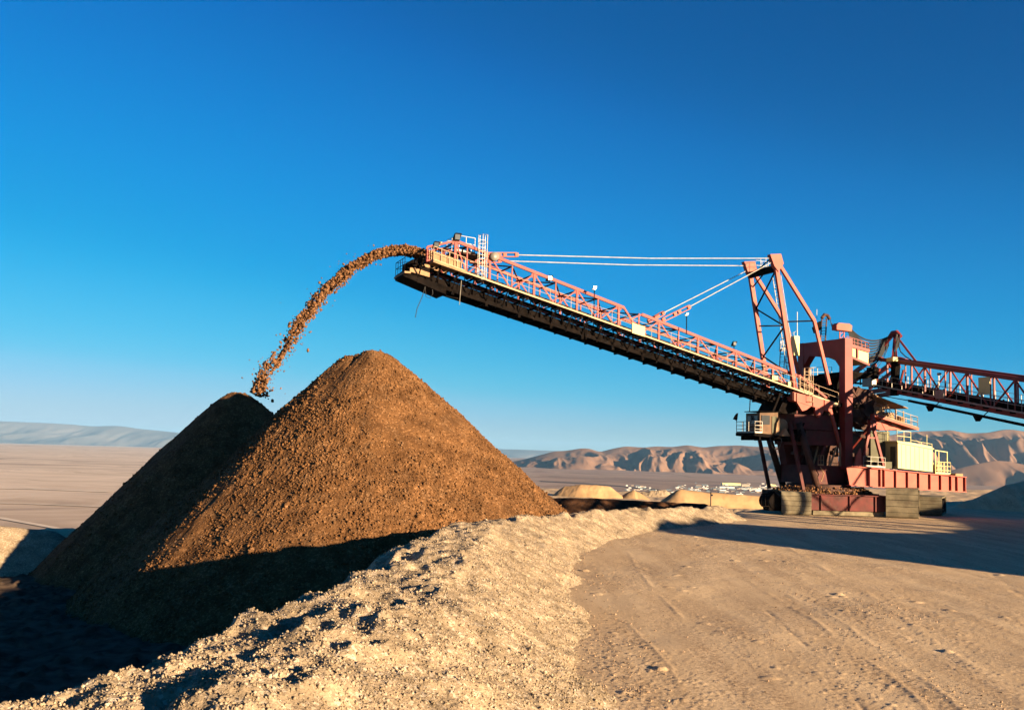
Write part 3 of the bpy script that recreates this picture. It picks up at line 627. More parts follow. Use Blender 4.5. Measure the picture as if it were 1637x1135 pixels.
# --- stays
def link(a, b, wv):
    a, b = np.array(a, float), np.array(b, float); d = (b-a)/np.linalg.norm(b-a); t_ = MB(); n = np.array([-d[2], 0, d[0]])
    for e in (-.16, .16): t_.bar(a+n*e, b+n*e, .22, .07, side=(0, 1, 0))
    for k in (0, .45, .62, 1.): c = a+(b-a)*k; t_.bar(c-n*.16, c+n*.16, .24, .28, side=(0, 1, 0))
    t_.build('stay_link', M_pink, T)
TN, TF = (-7.1, -2.0, 22.6), (-6.75, 2.0, 22.6)
for sg, top_, up_a, up_b, lo_a, lo_b in ((-1, TN, (-34.2, 20.3), (-31.5, 20.55), (-17.9, 16.3), (-14.8, 18.6)), (1, TF, (-34.2, 20.3), (-31.7, 20.62), (-17.4, 16.6), (-16.0, 17.4))):
    wv = sg*W_; k = .62
    link((up_a[0], wv, up_a[1]), (up_b[0], wv, up_b[1]), wv)
    lb = (lo_a[0]+(lo_b[0]-lo_a[0])*(.8 if sg < 0 else 1), wv, lo_a[1]+(lo_b[1]-lo_a[1])*(.55 if sg < 0 else 1))
    link((lo_a[0], wv, lo_a[1]), lb, wv)
    MB().tube([(up_b[0], wv, up_b[1]), ((up_b[0]+top_[0])/2, (wv+top_[1])/2, (up_b[1]+top_[2])/2-.14), top_], .038, 6).build('stay_cable', M_cable, T)
    MB().tube([lb, (top_[0], top_[1], top_[2]-.35)], .038, 6).build('stay_cable', M_cable, T)
# --- mast
for sg in (-1, 1):
    wv = sg*2.0
    MB().bar((-6.85, wv, 22.9), (-4.55, wv, 10.9), .28, .38, side=(0, 1, 0)).build('mast_leg', M_pink, T)
    MB().bar((-6.55, wv, 22.4), (-2.5, wv, 17.3), .26, .30, side=(0, 1, 0)).bar((-2.5, wv, 17.3), (-.8, wv, 11.6), .24, .28, side=(0, 1, 0)).build('mast_back_leg', M_pink, T)
    MB().prism([(-7.45, 22.9), (-6.3, 23.05), (-6.0, 22.2), (-6.55, 21.4), (-7.0, 21.9)], 'w', wv-.24, wv+.24).build('mast_head', M_pink, T)
t = MB(); fl = lambda z: -6.85+2.3*(22.9-z)/12
t.bar((-6.7, -1.8, 21.7), (-6.7, 1.8, 21.7), .3, .55)
zz_ = [21.6, 18.6, 16.6, 14.2, 12.2]
for i in range(4):
    a, b = (-1.9, 1.9) if i % 2 else (1.9, -1.9)
    t.bar((fl(zz_[i]), b, zz_[i]), (fl(zz_[i+1]), a, zz_[i+1]), .11)
t.bar((-6.9, -1.9, 22.8), (-6.9, 1.9, 21.4), .08); t.bar((fl(17), -1.9, 17.0), (-2.5, -2, 17.3), .12); t.bar((fl(17), 1.9, 17.0), (-2.5, 2, 17.3), .12)
t.bar((fl(20.6), 1.9, 20.6), (fl(21.6), -.2, 21.6), .09)
t.build('mast_bracing', M_dark, T)
MB().ladder((-1.95, 2.4, 12.9), (-3.7, 2.4, 22.0), (.9, .2, 0), .45, True, .3, (.3, -.95, 0), .8).build('caged_ladder', M_galv, T)
MB().rail([(-6.6, -1.2, 22.0), (-6.6, 1.2, 22.0), (-5.2, 1.2, 22.0)], .8, 1.0, .022).build('mast_head_handrail', M_galv, T)
# --- portal frame
t = MB(); t.box(.13, .97, -3.0, -2.2, 4.0, 15.85).box(.13, .95, 3.0, 3.8, 4.0, 15.9)
t.box8([(s, w_, z_) for s in (.16, .94) for w_ in (-2.2, 3.0) for z_ in ((14.0, 15.83) if w_ < 0 else (14.7, 15.88))])
t.prism([(-2.2, 14.05), (-2.2, 13.2), (-1.4, 14.08)], 's', .2, .9).prism([(3.0, 14.7), (3.0, 13.7), (2.1, 14.62)], 's', .2, .9)
t.build('portal_frame', M_red, T)
t = MB(); t.box(-1.6, 2.6, -2.6, 3.2, 9.6, 9.95).box(-1.4, 2.4, -2.1, 2.9, 10.0, 10.35).box(-.5, 2.2, -1.6, 2.4, 12.2, 12.6)
for w_ in (-1.6, 0, 2.2): t.bar((-.4, w_, 10.2), (.6, w_, 12.4), .12)
t.build('top_deck', M_dark, T)
MB().rail([(-1.2, 2.9, 10.4), (2.6, 3.1, 10.4)], 1.0, 1.1, .03).rail([(-1.4, 1.0, 12.3), (2.2, 1.4, 12.6)], 1.0, 1.0, .03).build('deck_handrail', M_galv, T)
t = MB(); t.prism([(1.0, 12.2), (3.8, 12.4), (4.5, 12.9), (2.3, 13.0), (1.0, 12.9)], 'w', -1.6, 2.0).prism([(-.2, 10.4), (1.8, 10.4), (2.2, 12.2), (.4, 12.5), (-.6, 11.4)], 'w', -1.4, 1.6).build('transfer_chute', M_dark, T)
# rear box above the portal, cream panels
t = MB(); t.box8([(s, w_, z_) for s in (1.1, 3.6) for w_ in (-2.0, .6) for z_ in ((14.4, 15.45) if s < 2 else (13.7, 15.0))]); q = t.build('drive_housing', M_cream, T)
MB().rail([(1.1, -2.05, 15.45), (3.6, -2.05, 15.0), (3.6, .6, 15.0)], .45, .7, .04, (.5, 1)).bar((1.1, -2.08, 15.4), (3.65, -2.08, 14.95), .08, .3).bar((1.1, -2.08, 14.4), (3.65, -2.08, 13.65), .1, .2).bar((2.3, -2.06, 14.2), (2.3, -2.06, 15.2), .16).build('housing_rail', M_red, q)
# poles and cable heads on the portal top
t = MB()
for s_ in (-.05, .5): t.bar((s_, .2, 15.85), (s_+.15, .2, 18.0), .09)
for i in range(8): t.bar((-.05+.02*i, .2, 16.0+i*.25), (.5+.02*i, .2, 16.1+i*.25), .05)
t.tube([(.1, .2, 18.0), (.4, .2, 18.35), (.75, .2, 18.3), (1.0, .2, 17.95)], .16, 8); cp = t.build('cable_pole', M_rust, T)
MB().prism([(-1.0, 17.0), (-.5, 17.5), (-.1, 17.7), (-.1, 16.9), (-.8, 16.5)], 'w', .05, .25).build('cable_clamp', M_dark, cp)
MB().bar((1.0, -1.2, 15.85), (1.0, -1.2, 16.75), .08).bar((1.5, -1.2, 15.85), (1.5, -1.2, 16.75), .08).bar((1.0, -1.2, 15.9), (1.5, -1.2, 16.4), .05).bar((1.0, -1.2, 16.4), (1.5, -1.2, 16.7), .05).prism([(.35, 16.75), (2.05, 16.7), (2.1, 17.25), (1.8, 17.4), (.6, 17.4), (.35, 17.2)], 'w', -1.6, -.9).build('cable_saddle', M_pink, T)
t = MB()
for k in range(5): t.tube([(1.0+.1*j, .2-.28*j*(j > 2)*.3, 18.15-.9*math.sin(j/8*math.pi)*(.55+.1*k)-j*.11) if j < 8 else (.5, -1.2, 17.3) for j in range(9)], .02, 4)
t.build('sagging_cables', M_black, T)
MB().bar((-2.6, .3, 15.7), (-2.6, .3, 18.4), .04).build('antenna', M_galv, T); MB().bar((.0, .8, 18.0), (.0, .8, 18.9), .03).build('antenna', M_galv, T)
MB().box(-3.1, -2.5, .1, .6, 14.3, 16.1).build('beacon_cabinet', M_cream, T)
MB().ladder((-3.6, -2.4, 9.9), (-3.6, -2.4, 12.9), (1, 0, 0), .45, True, .3, (0, -1, 0), .6).rail([(-4.4, -2.5, 11.0), (-3.0, -2.5, 10.6)], .7, 1.1, .035).build('caged_ladder', M_rail, T)
MB().ladder((-2.4, 3.2, 9.9), (-2.0, 3.2, 16.0), (1, 0, 0), .5, True, .3, (0, -1, 0), .8).rail([(-2.6, 3.0, 14.9), (-.3, 3.3, 15.9)], .5, 1.2, .025).build('caged_ladder', M_galv, T)
for s_, z_ in ((-6.6, 12.0), (-4.9, 11.55)): MB().box(s_-.35, s_+.25, -1.95, -1.6, z_-.3, z_+.1).build('junction_box', M_cream, T)
# --- hinge beam and support struts
t = MB()
pl = [(-5.35, 10.7), (-1.0, 10.0), (-1.15, 9.35), (-1.35, 9.1), (-5.35, 9.95)]
for wv in (-2.75, 2.35): t.prism(pl, 'w', wv, wv+.4)
t.box8([(s, w_, z_) for s in (-5.3, -1.5) for w_ in (-2.35, 2.35) for z_ in ((10.0, 10.3) if s < -4 else (9.3, 9.6))])
for s_ in (-5.25, -4.95, -3.2, -1.95): t.bar((s_, -2.80, 10.68+(s_+5.35)*-.16), (s_, -2.80, 9.95+(s_+5.35)*-.19), .09, .08)
t.prism([(-4.9, 9.85), (-3.3, 9.55), (-3.9, 9.15), (-4.3, 9.05)], 'w', -2.7, -2.45).prism([(-2.9, 9.5), (-1.9, 9.3), (-2.1, 8.9), (-2.5, 8.55), (-2.9, 8.9)], 'w', -2.7, -2.45)
t.build('hinge_beam', M_pink, T)
for wv in (-2.5, 2.5):
    MB().bar((-1.15, wv, 9.4), (.62, wv, 4.0), .2, .24).build('support_strut', M_pink, T)
    MB().tube([(-4.55, wv, 8.0), (-2.45, wv, 2.2)], .30, 12).build('hydraulic_strut', M_rust, T, True)
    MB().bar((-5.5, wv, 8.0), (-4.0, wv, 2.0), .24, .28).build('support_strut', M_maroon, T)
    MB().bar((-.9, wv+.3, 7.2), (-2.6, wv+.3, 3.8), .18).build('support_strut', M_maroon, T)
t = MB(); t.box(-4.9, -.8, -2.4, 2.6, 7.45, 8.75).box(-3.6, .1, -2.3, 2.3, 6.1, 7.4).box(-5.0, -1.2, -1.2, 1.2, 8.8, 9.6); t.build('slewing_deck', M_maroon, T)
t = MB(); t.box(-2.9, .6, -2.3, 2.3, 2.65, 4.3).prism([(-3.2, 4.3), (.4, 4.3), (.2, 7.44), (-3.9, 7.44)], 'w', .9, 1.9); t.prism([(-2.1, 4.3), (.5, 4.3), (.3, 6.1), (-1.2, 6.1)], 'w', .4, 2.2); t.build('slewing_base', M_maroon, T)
t = MB()
for a, b in (((-2.7, -1.8, 3.4), (-1.9, -1.8, 6.0)), ((-1.3, -2.7, 4.3), (-.6, -2.7, 6.0)), ((-.2, -2.7, 4.3), (-.2, -2.7, 6.4))): t.bar(a, b, .12)
t.rail([(-2.6, -2.7, 4.3), (-2.0, -2.7, 4.3)], .3, .9, .03); t.tube([(-2.3, -2.75, 2.9), (-2.0, -2.75, 3.6), (-2.4, -2.75, 4.2)], .05, 6); t.tube([(-1.4, -2.7, 4.3), (-1.3, -2.7, 5.2)], .09, 6)
t.build('pipework', M_tan, T)
t = MB(); t.box(-6.1, -2.6, -1.6, 1.6, 7.0, 7.44); t.tube([(-4.4, -1.2, 8.75), (-4.4, -1.2, 10.0)], .5, 14); t.prism([(-6.2, 8.8), (-5.0, 8.8), (-5.0, 10.2), (-5.6, 9.8)], 'w', -1.5, 1.5); t.build('winch_housing', M_dark, T)
t = MB(); rr2 = random.Random(4)
for i in range(70):
    p = (rr2.uniform(-3.2, 3.6), rr2.uniform(-1.9, 1.0), rr2.uniform(4.4, 10.0)); k_ = rr2.random()
    if k_ < .45: q = list(p); q[rr2.choice((0, 1, 2, 2))] += rr2.uniform(.8, 2.6); t.tube([p, q], rr2.uniform(.03, .10), 6)
    elif k_ < .75: t.box(p[0], p[0]+rr2.uniform(.2, .8), p[1], p[1]+rr2.uniform(.2, .6), p[2], p[2]+rr2.uniform(.2, .8))
    else: t.bar(p, (p[0]+rr2.uniform(-1.5, 1.5), p[1], p[2]+rr2.uniform(.8, 2.2)), .10)
t.box(-1.6, 1.4, -.5, .6, 4.3, 9.9).box(-3.3, 3.7, -.2, .3, 5.2, 5.5)
t.build('tower_machinery', M_rust, T)
t = MB()
for i in range(14):
    a = (rr2.uniform(1.4, 5.5), rr2.uniform(-2.9, -2.0), rr2.uniform(7.6, 10.2)); b = (a[0]+rr2.uniform(.8, 2.4), a[1], a[2]-rr2.uniform(.2, 1.2)); m_ = [(a[j]+b[j])/2-(.45 if j == 2 else 0) for j in range(3)]
    t.tube([a, m_, b], .03, 5)
t.build('loose_hose', M_black, T)
# --- control cabin platform at the front left
t = MB(); t.box8([(s, w_, z_) for s in (-9.0, -3.6) for w_ in (-2.3, .6) for z_ in ((6.72, 6.98) if s < -8.5 else (6.35, 6.65))])
for s_ in (-8.4, -7.0, -5.4): t.box(s_-.08, s_+.08, -2.25, .55, 6.35, 6.70)
cb = t.build('cabin_platform', M_dark, T)
MB().rail([(-8.2, -2.25, 6.98), (-8.95, -2.25, 6.98), (-8.95, .55, 6.98), (-8.2, .55, 6.98)], .9, 1.0, .03, (.33, .66, 1)).build('handrail', M_galv, cb)
t = MB(); t.box8([(s, w_, z_) for s in (-8.2, -6.3) for w_ in (-1.9, .2) for z_ in ((6.98, 8.75) if s < -8 else (6.86, 8.85))]); cc = t.build('control_cabin', M_cab, T)
MB().box(-8.05, -7.2, -1.96, -1.92, 7.75, 8.55).build('window', M_glass, cc); MB().box(-8.24, -8.22, -1.6, -.1, 7.8, 8.5).build('window', M_glass, cc); MB().box(-6.95, -6.45, -1.96, -1.92, 7.0, 8.5).build('door', M_olive, cc)
MB().box(-8.3, -6.2, -2.0, .3, 8.86, 8.93).build('cabin_roof', M_dark, cc)
MB().bar((-8.1, -.2, 8.9), (-8.05, -.2, 10.0), .06).bar((-8.05, -.2, 9.85), (-5.0, -.5, 9.95), .015).bar((-8.05, -.2, 9.85), (-5.0, -.5, 9.5), .015).build('mast_pole', M_dark, cc)
MB().bar((-8.95, .5, 7.9), (-9.05, .5, 8.3), .05).prism([(-9.35, 8.2), (-9.05, 8.1), (-8.95, 8.75), (-9.15, 8.55)], 'w', .3, .55).build('floodlight', M_dark, cb)
t = MB(); t.tube([(-5.9, -2.0, 7.7), (-5.9, -.6, 7.7)], .62, 18); t.prism([(-6.75, 6.85), (-6.35, 6.85), (-6.3, 8.4), (-6.6, 7.9)], 'w', -2.2, -1.2); t.prism([(-6.5, 6.8), (-5.5, 6.8), (-6.0, 7.5)], 'w', -2.6, -2.2); t.build('cable_drum', M_tan, T)
t = MB(); t.tube([(-7.4+.6*(1-math.cos(a)), -2.3, 6.6-1.0*math.sin(a)) for a in np.linspace(0, math.pi, 10)], .045, 6); t.build('hanging_cable', M_black, T)
MB().bar((-6.8, -1.8, 8.9), (-6.0, -1.8, 10.6), .18).bar((-6.2, -1.8, 10.4), (-5.4, -1.8, 10.5), .16).bar((-6.0, -1.8, 8.9), (-5.3, -1.8, 10.2), .2, .5).build('davit_arm', M_dark, T)
MB().ladder((-4.9, -2.7, 6.5), (-4.3, -2.7, 7.5), (1, 0, 0), .4, False).bar((-5.0, -2.7, 6.6), (-4.1, -2.7, 8.0), .12).build('access_stair', M_dark, T)
# --- counterweight girders with stiffeners
def girder(wv, m):
    zt = lambda s: 4.28-.055*(s+.1); zb = lambda s: 2.66-.030*(s+.1)
    t = MB(); t.prism([(-.25, zb(0)), (12.9, zb(12.9)), (12.9, zt(12.9)), (0, zt(0)), (-.6, zt(0)-.1)], 'w', wv-.05, wv+.05)
    for zf, e in ((zt, .035), (zb, -.035)): t.box8([(s, w_, zf(s)+e+h_) for s in (-.3, 12.95) for w_ in (wv-.30, wv+.30) for h_ in (-.035, .035)])
    o = t.build('counterweight_girder', m, T)
    for s_ in (1.75, 3.0, 3.45, 4.75, 6.1, 7.4, 8.7, 9.95, 11.15, 11.9, 12.85):
        MB().box(s_-.03, s_+.03, wv-.27, wv+.27, zb(s_)+.01, zt(s_)-.01).build('stiffener', m, o)
girder(-4.0, M_pink); girder(3.2, M_pink)
t = MB()
for s_ in (1.2, 4.0, 7.0, 10.0, 12.4): t.bar((s_, -3.9, 3.2), (s_, 3.1, 3.2), .3, .9, side=(1, 0, 0))
t.box8([(s, w_, 4.33-.055*s+e) for s in (4.2, 12.6) for w_ in (-3.7, 3.0) for e in (-.05, 0)])
t.build('counterweight_deck', M_rust, T)
MB().prism([(.3, 4.3), (1.05, 4.3), (1.05, 5.7), (.95, 6.0), (.5, 5.2)], 'w', -4.0, -3.9).prism([(1.15, 4.3), (1.3, 4.3), (1.25, 5.7)], 'w', -3.8, -3.7).build('gusset_plate', M_pink, T)
# red A frame
t = MB()
for wv in (-3.7,):
    t.bar((2.35, wv, 8.0), (1.25, wv, 4.3), .24, .24).bar((2.6, wv, 8.0), (3.85, wv, 4.15), .24, .24).bar((1.95, wv, 6.9), (3.0, wv, 6.9), .14).box(2.15, 2.85, wv-.2, wv+.2, 7.7, 8.5).tube([(2.5, wv-.1, 8.5), (2.5, wv-.1, 8.9)], .2, 10)
    t.bar((2.5, wv+.2, 8.0), (2.9, 1.6, 4.2), .22)
t.build('tie_down_frame', M_red, T)
MB().rail([(1.4, -3.9, 4.35), (3.8, -3.9, 4.25)], .9, .9, .028).build('girder_handrail', M_galv, T)
# --- electrical house
t = MB(); t.box8([(s, w_, z_) for s in (5.9, 9.95) for w_ in (-3.2, -.8) for z_ in ((4.25, 6.55) if s < 6 else (4.0, 6.05))]); eh = t.build('electrical_house', M_cream, T)
MB().box8([(s, w_, z_) for s in (5.8, 10.05) for w_ in (-3.3, -.7) for z_ in ((6.56, 6.66) if s < 6 else (6.06, 6.16))]).build('house_roof', M_cream, eh)
t = MB()
for i in range(7): s_ = 6.3+i*.52; t.box(s_-.012, s_+.012, -3.215, -3.19, 4.3-.05*(s_-5.9), 6.45-.1*(s_-5.9))
t.build('panel_seam', M_tan, eh)
MB().rail([(5.8, -3.2, 6.6), (7.4, -3.2, 6.5)], .8, 1.1, .03, (.55, 1)).rail([(5.8, -3.2, 6.6), (5.8, -.8, 6.6)], 1.2, 1.1, .03, (1,)).rail([(7.4, -3.2, 6.5), (9.9, -3.2, 6.2)], 1.2, .35, .025, (1,)).bar((9.3, -3.2, 6.2), (9.3, -3.2, 7.4), .035).build('roof_handrail', M_cream, eh)
MB().box(5.82, 5.895, -2.9, -2.3, 4.4, 6.2).build('louvre', M_olive, eh)
t = MB(); t.box(4.2, 6.4, -1.6, 2.4, 4.2, 7.6).box(4.6, 5.8, -2.7, -1.7, 4.2, 4.8).box(4.0, 4.8, -2.6, -1.7, 4.25, 4.5); t.build('motor_house', M_olive, T)
t = MB(); t.box(10.1, 12.1, -3.3, -1.0, 3.78, 3.84); rp = t.build('rear_platform', M_rust, T)
MB().rail([(10.2, -3.3, 3.85), (12.0, -3.3, 3.8), (12.0, -1.2, 3.8)], .4, 1.1, .03, (.3, .66, 1)).bar((10.2, -3.3, 3.8), (10.2, -3.3, 6.0), .06).bar((10.6, -3.3, 3.8), (10.6, -3.3, 5.95), .06).bar((11.6, -3.3, 4.8), (11.6, -3.3, 5.85), .06).bar((10.15, -3.3, 6.0), (11.65, -3.3, 5.85), .07).build('platform_frame', M_cream, rp)
MB().box(10.8, 11.3, -2.9, -2.4, 3.85, 4.65).build('control_box', M_rail, rp); MB().box(12.1, 13.0, -3.8, -2.6, 3.65, 3.9).build('ballast_block', M_tan, T)
# --- upper right service deck with slanting roof
t = MB(); dk = lambda s: 8.95-.22*(s-4.4)
t.box8([(s, w_, dk(s)+e) for s in (3.6, 8.9) for w_ in (-2.6, 1.2) for e in (-.14, 0)]); t.bar((3.6, -2.62, dk(3.6)-.05), (8.9, -2.62, dk(8.9)-.05), .06, .26)
t.prism([(4.2, dk(4.2)-.2), (8.3, dk(8.3)-.2), (5.2, dk(5.2)-1.1), (4.2, dk(4.2)-1.2)], 'w', -1.9, .6)
dd = t.build('drive_deck', M_pink, T)
MB().rail([(3.8, -2.6, dk(3.8)), (8.8, -2.6, dk(8.8)), (8.8, 1.1, dk(8.8))], .8, 1.05, .03).rail([(3.8, 1.1, dk(3.8)), (8.8, 1.1, dk(8.8))], .8, 1.05, .03).build('handrail', M_rail, dd)
MB().box8([(s, w_, z_) for s in (3.6, 7.4) for w_ in (-2.9, 1.0) for z_ in ((10.75, 10.83) if s < 5 else (9.75, 9.83))]).box8([(s, w_, z_) for s in (3.9, 5.6) for w_ in (-2.3, 1.0) for z_ in ((10.9, 11.0) if s < 5 else (9.95, 10.05))]).build('deck_roof', M_tan, dd)
t = MB()
for s_, h_ in ((4.0, 1.9), (5.2, 1.5), (6.3, 1.3), (7.2, 1.2)): t.bar((s_, -2.5, dk(s_)), (s_, -2.5, dk(s_)+h_), .08)
t.box(4.4, 5.4, -2.1, -.9, dk(4.9), dk(4.9)+1.0).box(5.9, 6.6, -2.0, -1.0, dk(6.2), dk(6.2)+.8); t.tube([(6.9, -2, dk(7)+.4), (7.6, -2, dk(7)+.3)], .3, 10)
t.build('drive_motor', M_tan, dd)
t = MB(); t.prism([(1.1, 9.9), (3.2, 9.0), (4.4, 9.4), (4.6, 8.4), (3.3, 7.9), (1.1, 8.8)], 'w', -1.8, 1.8); t.tube([(3.2, -2.6, 8.4), (3.2, -2.0, 8.4)], .3, 12); t.bar((1.0, -2.6, 7.3), (2.4, -2.9, 7.0), .3, .3); t.bar((1.5, -2.2, 10.4), (3.8, -2.2, 8.6), .3)
for i in range(14): t.box8([(1.3+random.uniform(0, 2.6)+a, -1.9-random.uniform(0, .4)+b, 8.6+random.uniform(0, 2.6)+c) for a in (0, random.uniform(.2, .6)) for b in (-.1, .3) for c in (0, random.uniform(.2, .6))])
t.build('discharge_chute', M_rust, T)
# --- undercarriage
def crawler(x, y, az, L, Wd, Hh):
    s0, w0 = w2m(x, y); a = R(az)+RZ      # travel direction turned az degrees right of straight ahead
    d = np.array([math.sin(a), math.cos(a)]); n = np.array([d[1], -d[0]])
    def P(u, v, z): return (s0+d[0]*u+n[0]*v, w0+d[1]*u+n[1]*v, z)
    t = MB(); r = Hh/2; per = []
    for k in range(8):
        th = math.pi/2+math.pi*k/7; rr = r*(1 if True else 1); per.append((r+rr*math.cos(th)*.22-r*.78, r+.04+r*math.sin(th)))
    for u in np.arange(.6, L-.6, .62): per.append((u, .04))
    for k in range(8): th = -math.pi/2+math.pi*k/7; per.append((L-r+r*math.cos(th)*.22, r+.04+r*math.sin(th)))
    for u in np.arange(L-.9, .5, -.62): per.append((u, Hh+.04))
    per.append(per[0])
    for i in range(len(per)-1):
        (u0, z0_), (u1, z1_) = per[i], per[i+1]; g = .04
        du, dz = u1-u0, z1_-z0_; l_ = math.hypot(du, dz)
        if l_ < .05: continue
        nu, nz = -dz/l_*.09, du/l_*.09; q0 = (u0+du*g, z0_+dz*g); q1 = (u1-du*g, z1_-dz*g)
        t.box8([P(u_+nu*e, v, max(z_+nz*e, .0)) for (u_, z_) in (q0, q1) for v in (-Wd/2, Wd/2) for e in (0, 1)])
    o = t.build('crawler_track', M_shoe, T)
    t = MB(); t.box8([P(u_, v, z_) for u_ in (.35, L-.35) for v in (-Wd*.46, Wd*.46) for z_ in (.35, Hh-.35)]); t.build('track_frame', M_dark, o)
    t = MB()
    for u_ in np.arange(.6, L-.4, .9): t.tube([P(u_, -Wd*.485, .5), P(u_, Wd*.485, .5)], .3, 10)
    t.tube([P(1.0, -Wd*.47, r), P(1.0, Wd*.47, r)], .55, 14); t.tube([P(L-.9, -Wd*.47, r), P(L-.9, Wd*.47, r)], .6, 14)
    t.build('track_roller', M_dark, o)
crawler(24.9, 86.6, 11, 7.6, 2.5, 1.95); crawler(33.85, 86.2, 23, 8.5, 2.6, 2.5); crawler(38.6, 92.3, 27, 7.0, 2.4, 1.65)
s_, w_ = w2m(23.1, 87.0)
t = MB(); t.tube([(s_, w_-.1, 1.1), (s_, w_+1.4, 1.1)], .62, 14); t.prism([(s_-.7, 1.2), (s_, 1.95), (s_+.7, 1.3), (s_+.7, .3), (s_-.5, .3)], 'w', w_, w_+.9)
t.bar((s_-.6, w_-.1, .7), (s_-1.4, w_-.1, .7), .06).bar((s_-1.4, w_-.1, .7), (s_-1.4, w_-.1, 1.75), .06).bar((s_-1.4, w_-.1, 1.75), (s_-.5, w_-.1, 1.75), .06).bar((s_-1.0, w_-.1, .7), (s_-1.0, w_-.1, 1.75), .05); t.build('travel_drive', M_dark, T)
a_, b_ = np.array(w2m(26.4, 87.3)), np.array(w2m(33.0, 87.4))
t = MB(); d_ = b_-a_; n_ = np.array([-d_[1], d_[0]])/np.linalg.norm(d_)*1.6
t.box8([(*(p+e), z_) for p in (a_, b_) for e in (0*n_, n_) for z_ in (.45, 1.75)]); t.box8([(*(p+e), z_) for p in (a_-.02*d_, b_+.02*d_) for e in (-.12*n_, 1.1*n_) for z_ in (1.76, 1.84)])
for k in (.12, .5, .84): p = a_+d_*k; q = a_+d_*(k+.015); t.box8([(*(pp+e), z_) for pp in (p, q) for e in (-.08*n_, 0*n_) for z_ in (.46, 1.75)])
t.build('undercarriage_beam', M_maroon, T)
t = MB(); t.box8([(*(p+e), z_) for p in (a_+.03*d_, b_-.03*d_) for e in (.1*n_, 1.0*n_) for z_ in (.05, .4)]); t.build('lower_skid', M_shoe, T)
c_ = np.array((-.9, -.6)); t = MB(); t.tube([(c_[0], c_[1], 1.9), (c_[0], c_[1], 2.25)], 3.3, 36); t.tube([(c_[0], c_[1], 2.25), (c_[0], c_[1], 2.6)], 2.8, 36); t.box(-4.6, 3.4, -3.6, 2.8, 1.45, 1.9); t.build('slewing_ring', M_rust, T)
# spilled ore lying on the chassis
n = 3500; th = rng.uniform(0, 2*math.pi, n); rr_ = 2.5+1.7*rng.random(n); sp = np.stack([c_[0]+.3+np.cos(th)*rr_*1.15, c_[1]+np.sin(th)*rr_*.9, 1.88+.55*rng.random(n)**2*np.clip(1.2-np.abs(rr_-3.2), 0, 1)], -1)
wx = OX+sp[:, 0]*cU-sp[:, 1]*sU; wy = OY+sp[:, 0]*sU+sp[:, 1]*cU
k = sp[:, 1] < 1
tag(scatter('spilled_ore', np.stack([wx, wy, sp[:, 2]], -1)[k], (.05+.12*rng.random(n)**3)[k], M_orefresh), 'spilled ore caked on the machine chassis above its crawlers', 'spilled ore', kind='stuff')

# ================================================================== ore stream
n = 24000; tt = rng.random(n)**1.25*1.60
vx = 7.1; spread = .05+.13*tt
s_ = -40.2-vx*(tt-.28)*1.0; z_ = 20.38-4.905*(tt-.28)**2
s_ = -40.2-vx*tt*1.15+2.0; tq = (-(s_+40.2))/vx; z_ = 20.33-4.905*tq**2
late = np.clip(tq, 0, 2)
slope_ = -9.81*tq; L_ = np.hypot(vx, slope_); nx_, nz_ = slope_/L_, vx/L_
th_ = (.23+.07*late); u_ = rng.uniform(-1, 1, n); u_ = np.sign(u_)*np.abs(u_)**(1+.2*late)
cl = .30*late*np.sin(tq*23)*rng.random(n)+.18*late*vnoise(tq*9, u_*2, 5)
off = u_*th_*1.35-.14*late*rng.random(n)**2*3*(rng.random(n) < .25)+.5*rng.normal(size=n)*(rng.random(n) < .03)*(.2+late)+cl*.5
wv_ = rng.normal(size=n)*(.34+.05*late)
# clumps: break the stream up as it falls
den = vnoise(tq*11+u_*1.5, u_*1.7+wv_*2, 8); keep = rng.random(n) < np.clip(1.25-.55*late+den*late*1.7, .02, 1)
sz = .035+.15*rng.random(n)**5+.03*late*rng.random(n)
S3 = np.stack([s_+nx_*off, wv_, z_+nz_*off], -1)[keep]; sz = sz[keep]
wx = OX+S3[:, 0]*cU-S3[:, 1]*sU; wy = OY+S3[:, 0]*sU+S3[:, 1]*cU
tag(scatter('falling_ore', np.stack([wx, wy, S3[:, 2]], -1), sz, M_orefresh), 'arc of brown ore lumps flying from the boom tip down to the rear pile', 'falling ore', kind='stuff')

# ================================================================== feed bridge on the right
Q = empty('feed_conveyor_bridge', (36.5, 94, 0), math.atan2(-.972, .236), 'red truss feed bridge entering from the right edge behind the machine', 'conveyor bridge')
H0 = 14.05
bt = lambda t_: 14.35-.165*t_; bb = lambda t_: 11.55-.165*t_
for wv in (-1.3, 1.3):
    t = MB(); t.bar((-.5, wv, bt(-.5)), (36, wv, bt(36)), .30, .34)
    t.bar((-6.4, wv, 13.0), (-1.6, wv, bt(-1.6)+.12), .3, .36).bar((-1.6, wv, bt(-1.6)+.12), (-.4, wv, bt(-.5)), .3, .4)
    t.bar((-6.4, wv, 12.1), (-1.4, wv, bt(-1.4)-.6), .22, .28)
    t.build('top_chord', M_red, Q)
    t = MB(); t.bar((-5, wv, 11.3), (0, wv, bb(0)), .26, .4).bar((0, wv, bb(0)), (36, wv, bb(36)), .26, .4).build('bottom_chord', M_red, Q)
    t = MB()
    for i in range(13):
        a = .4+i*2.75
        t.bar((a, wv, bt(a)), (a, wv, bb(a)), .15 if i % 2 == 0 else .10)
        if i % 2 == 0: t.bar((a, wv, bt(a)-.1), (a+2.75, wv, bb(a+2.75)), .11)
        else: t.bar((a+2.75, wv, bt(a+2.75)-.1), (a, wv, bb(a)), .11)
    for a in (-3.2, -1.6): t.bar((a, wv, bb(a)), (a+.8, wv, 13.6), .16)
    t.build('truss_web', M_red, Q)
t = MB()
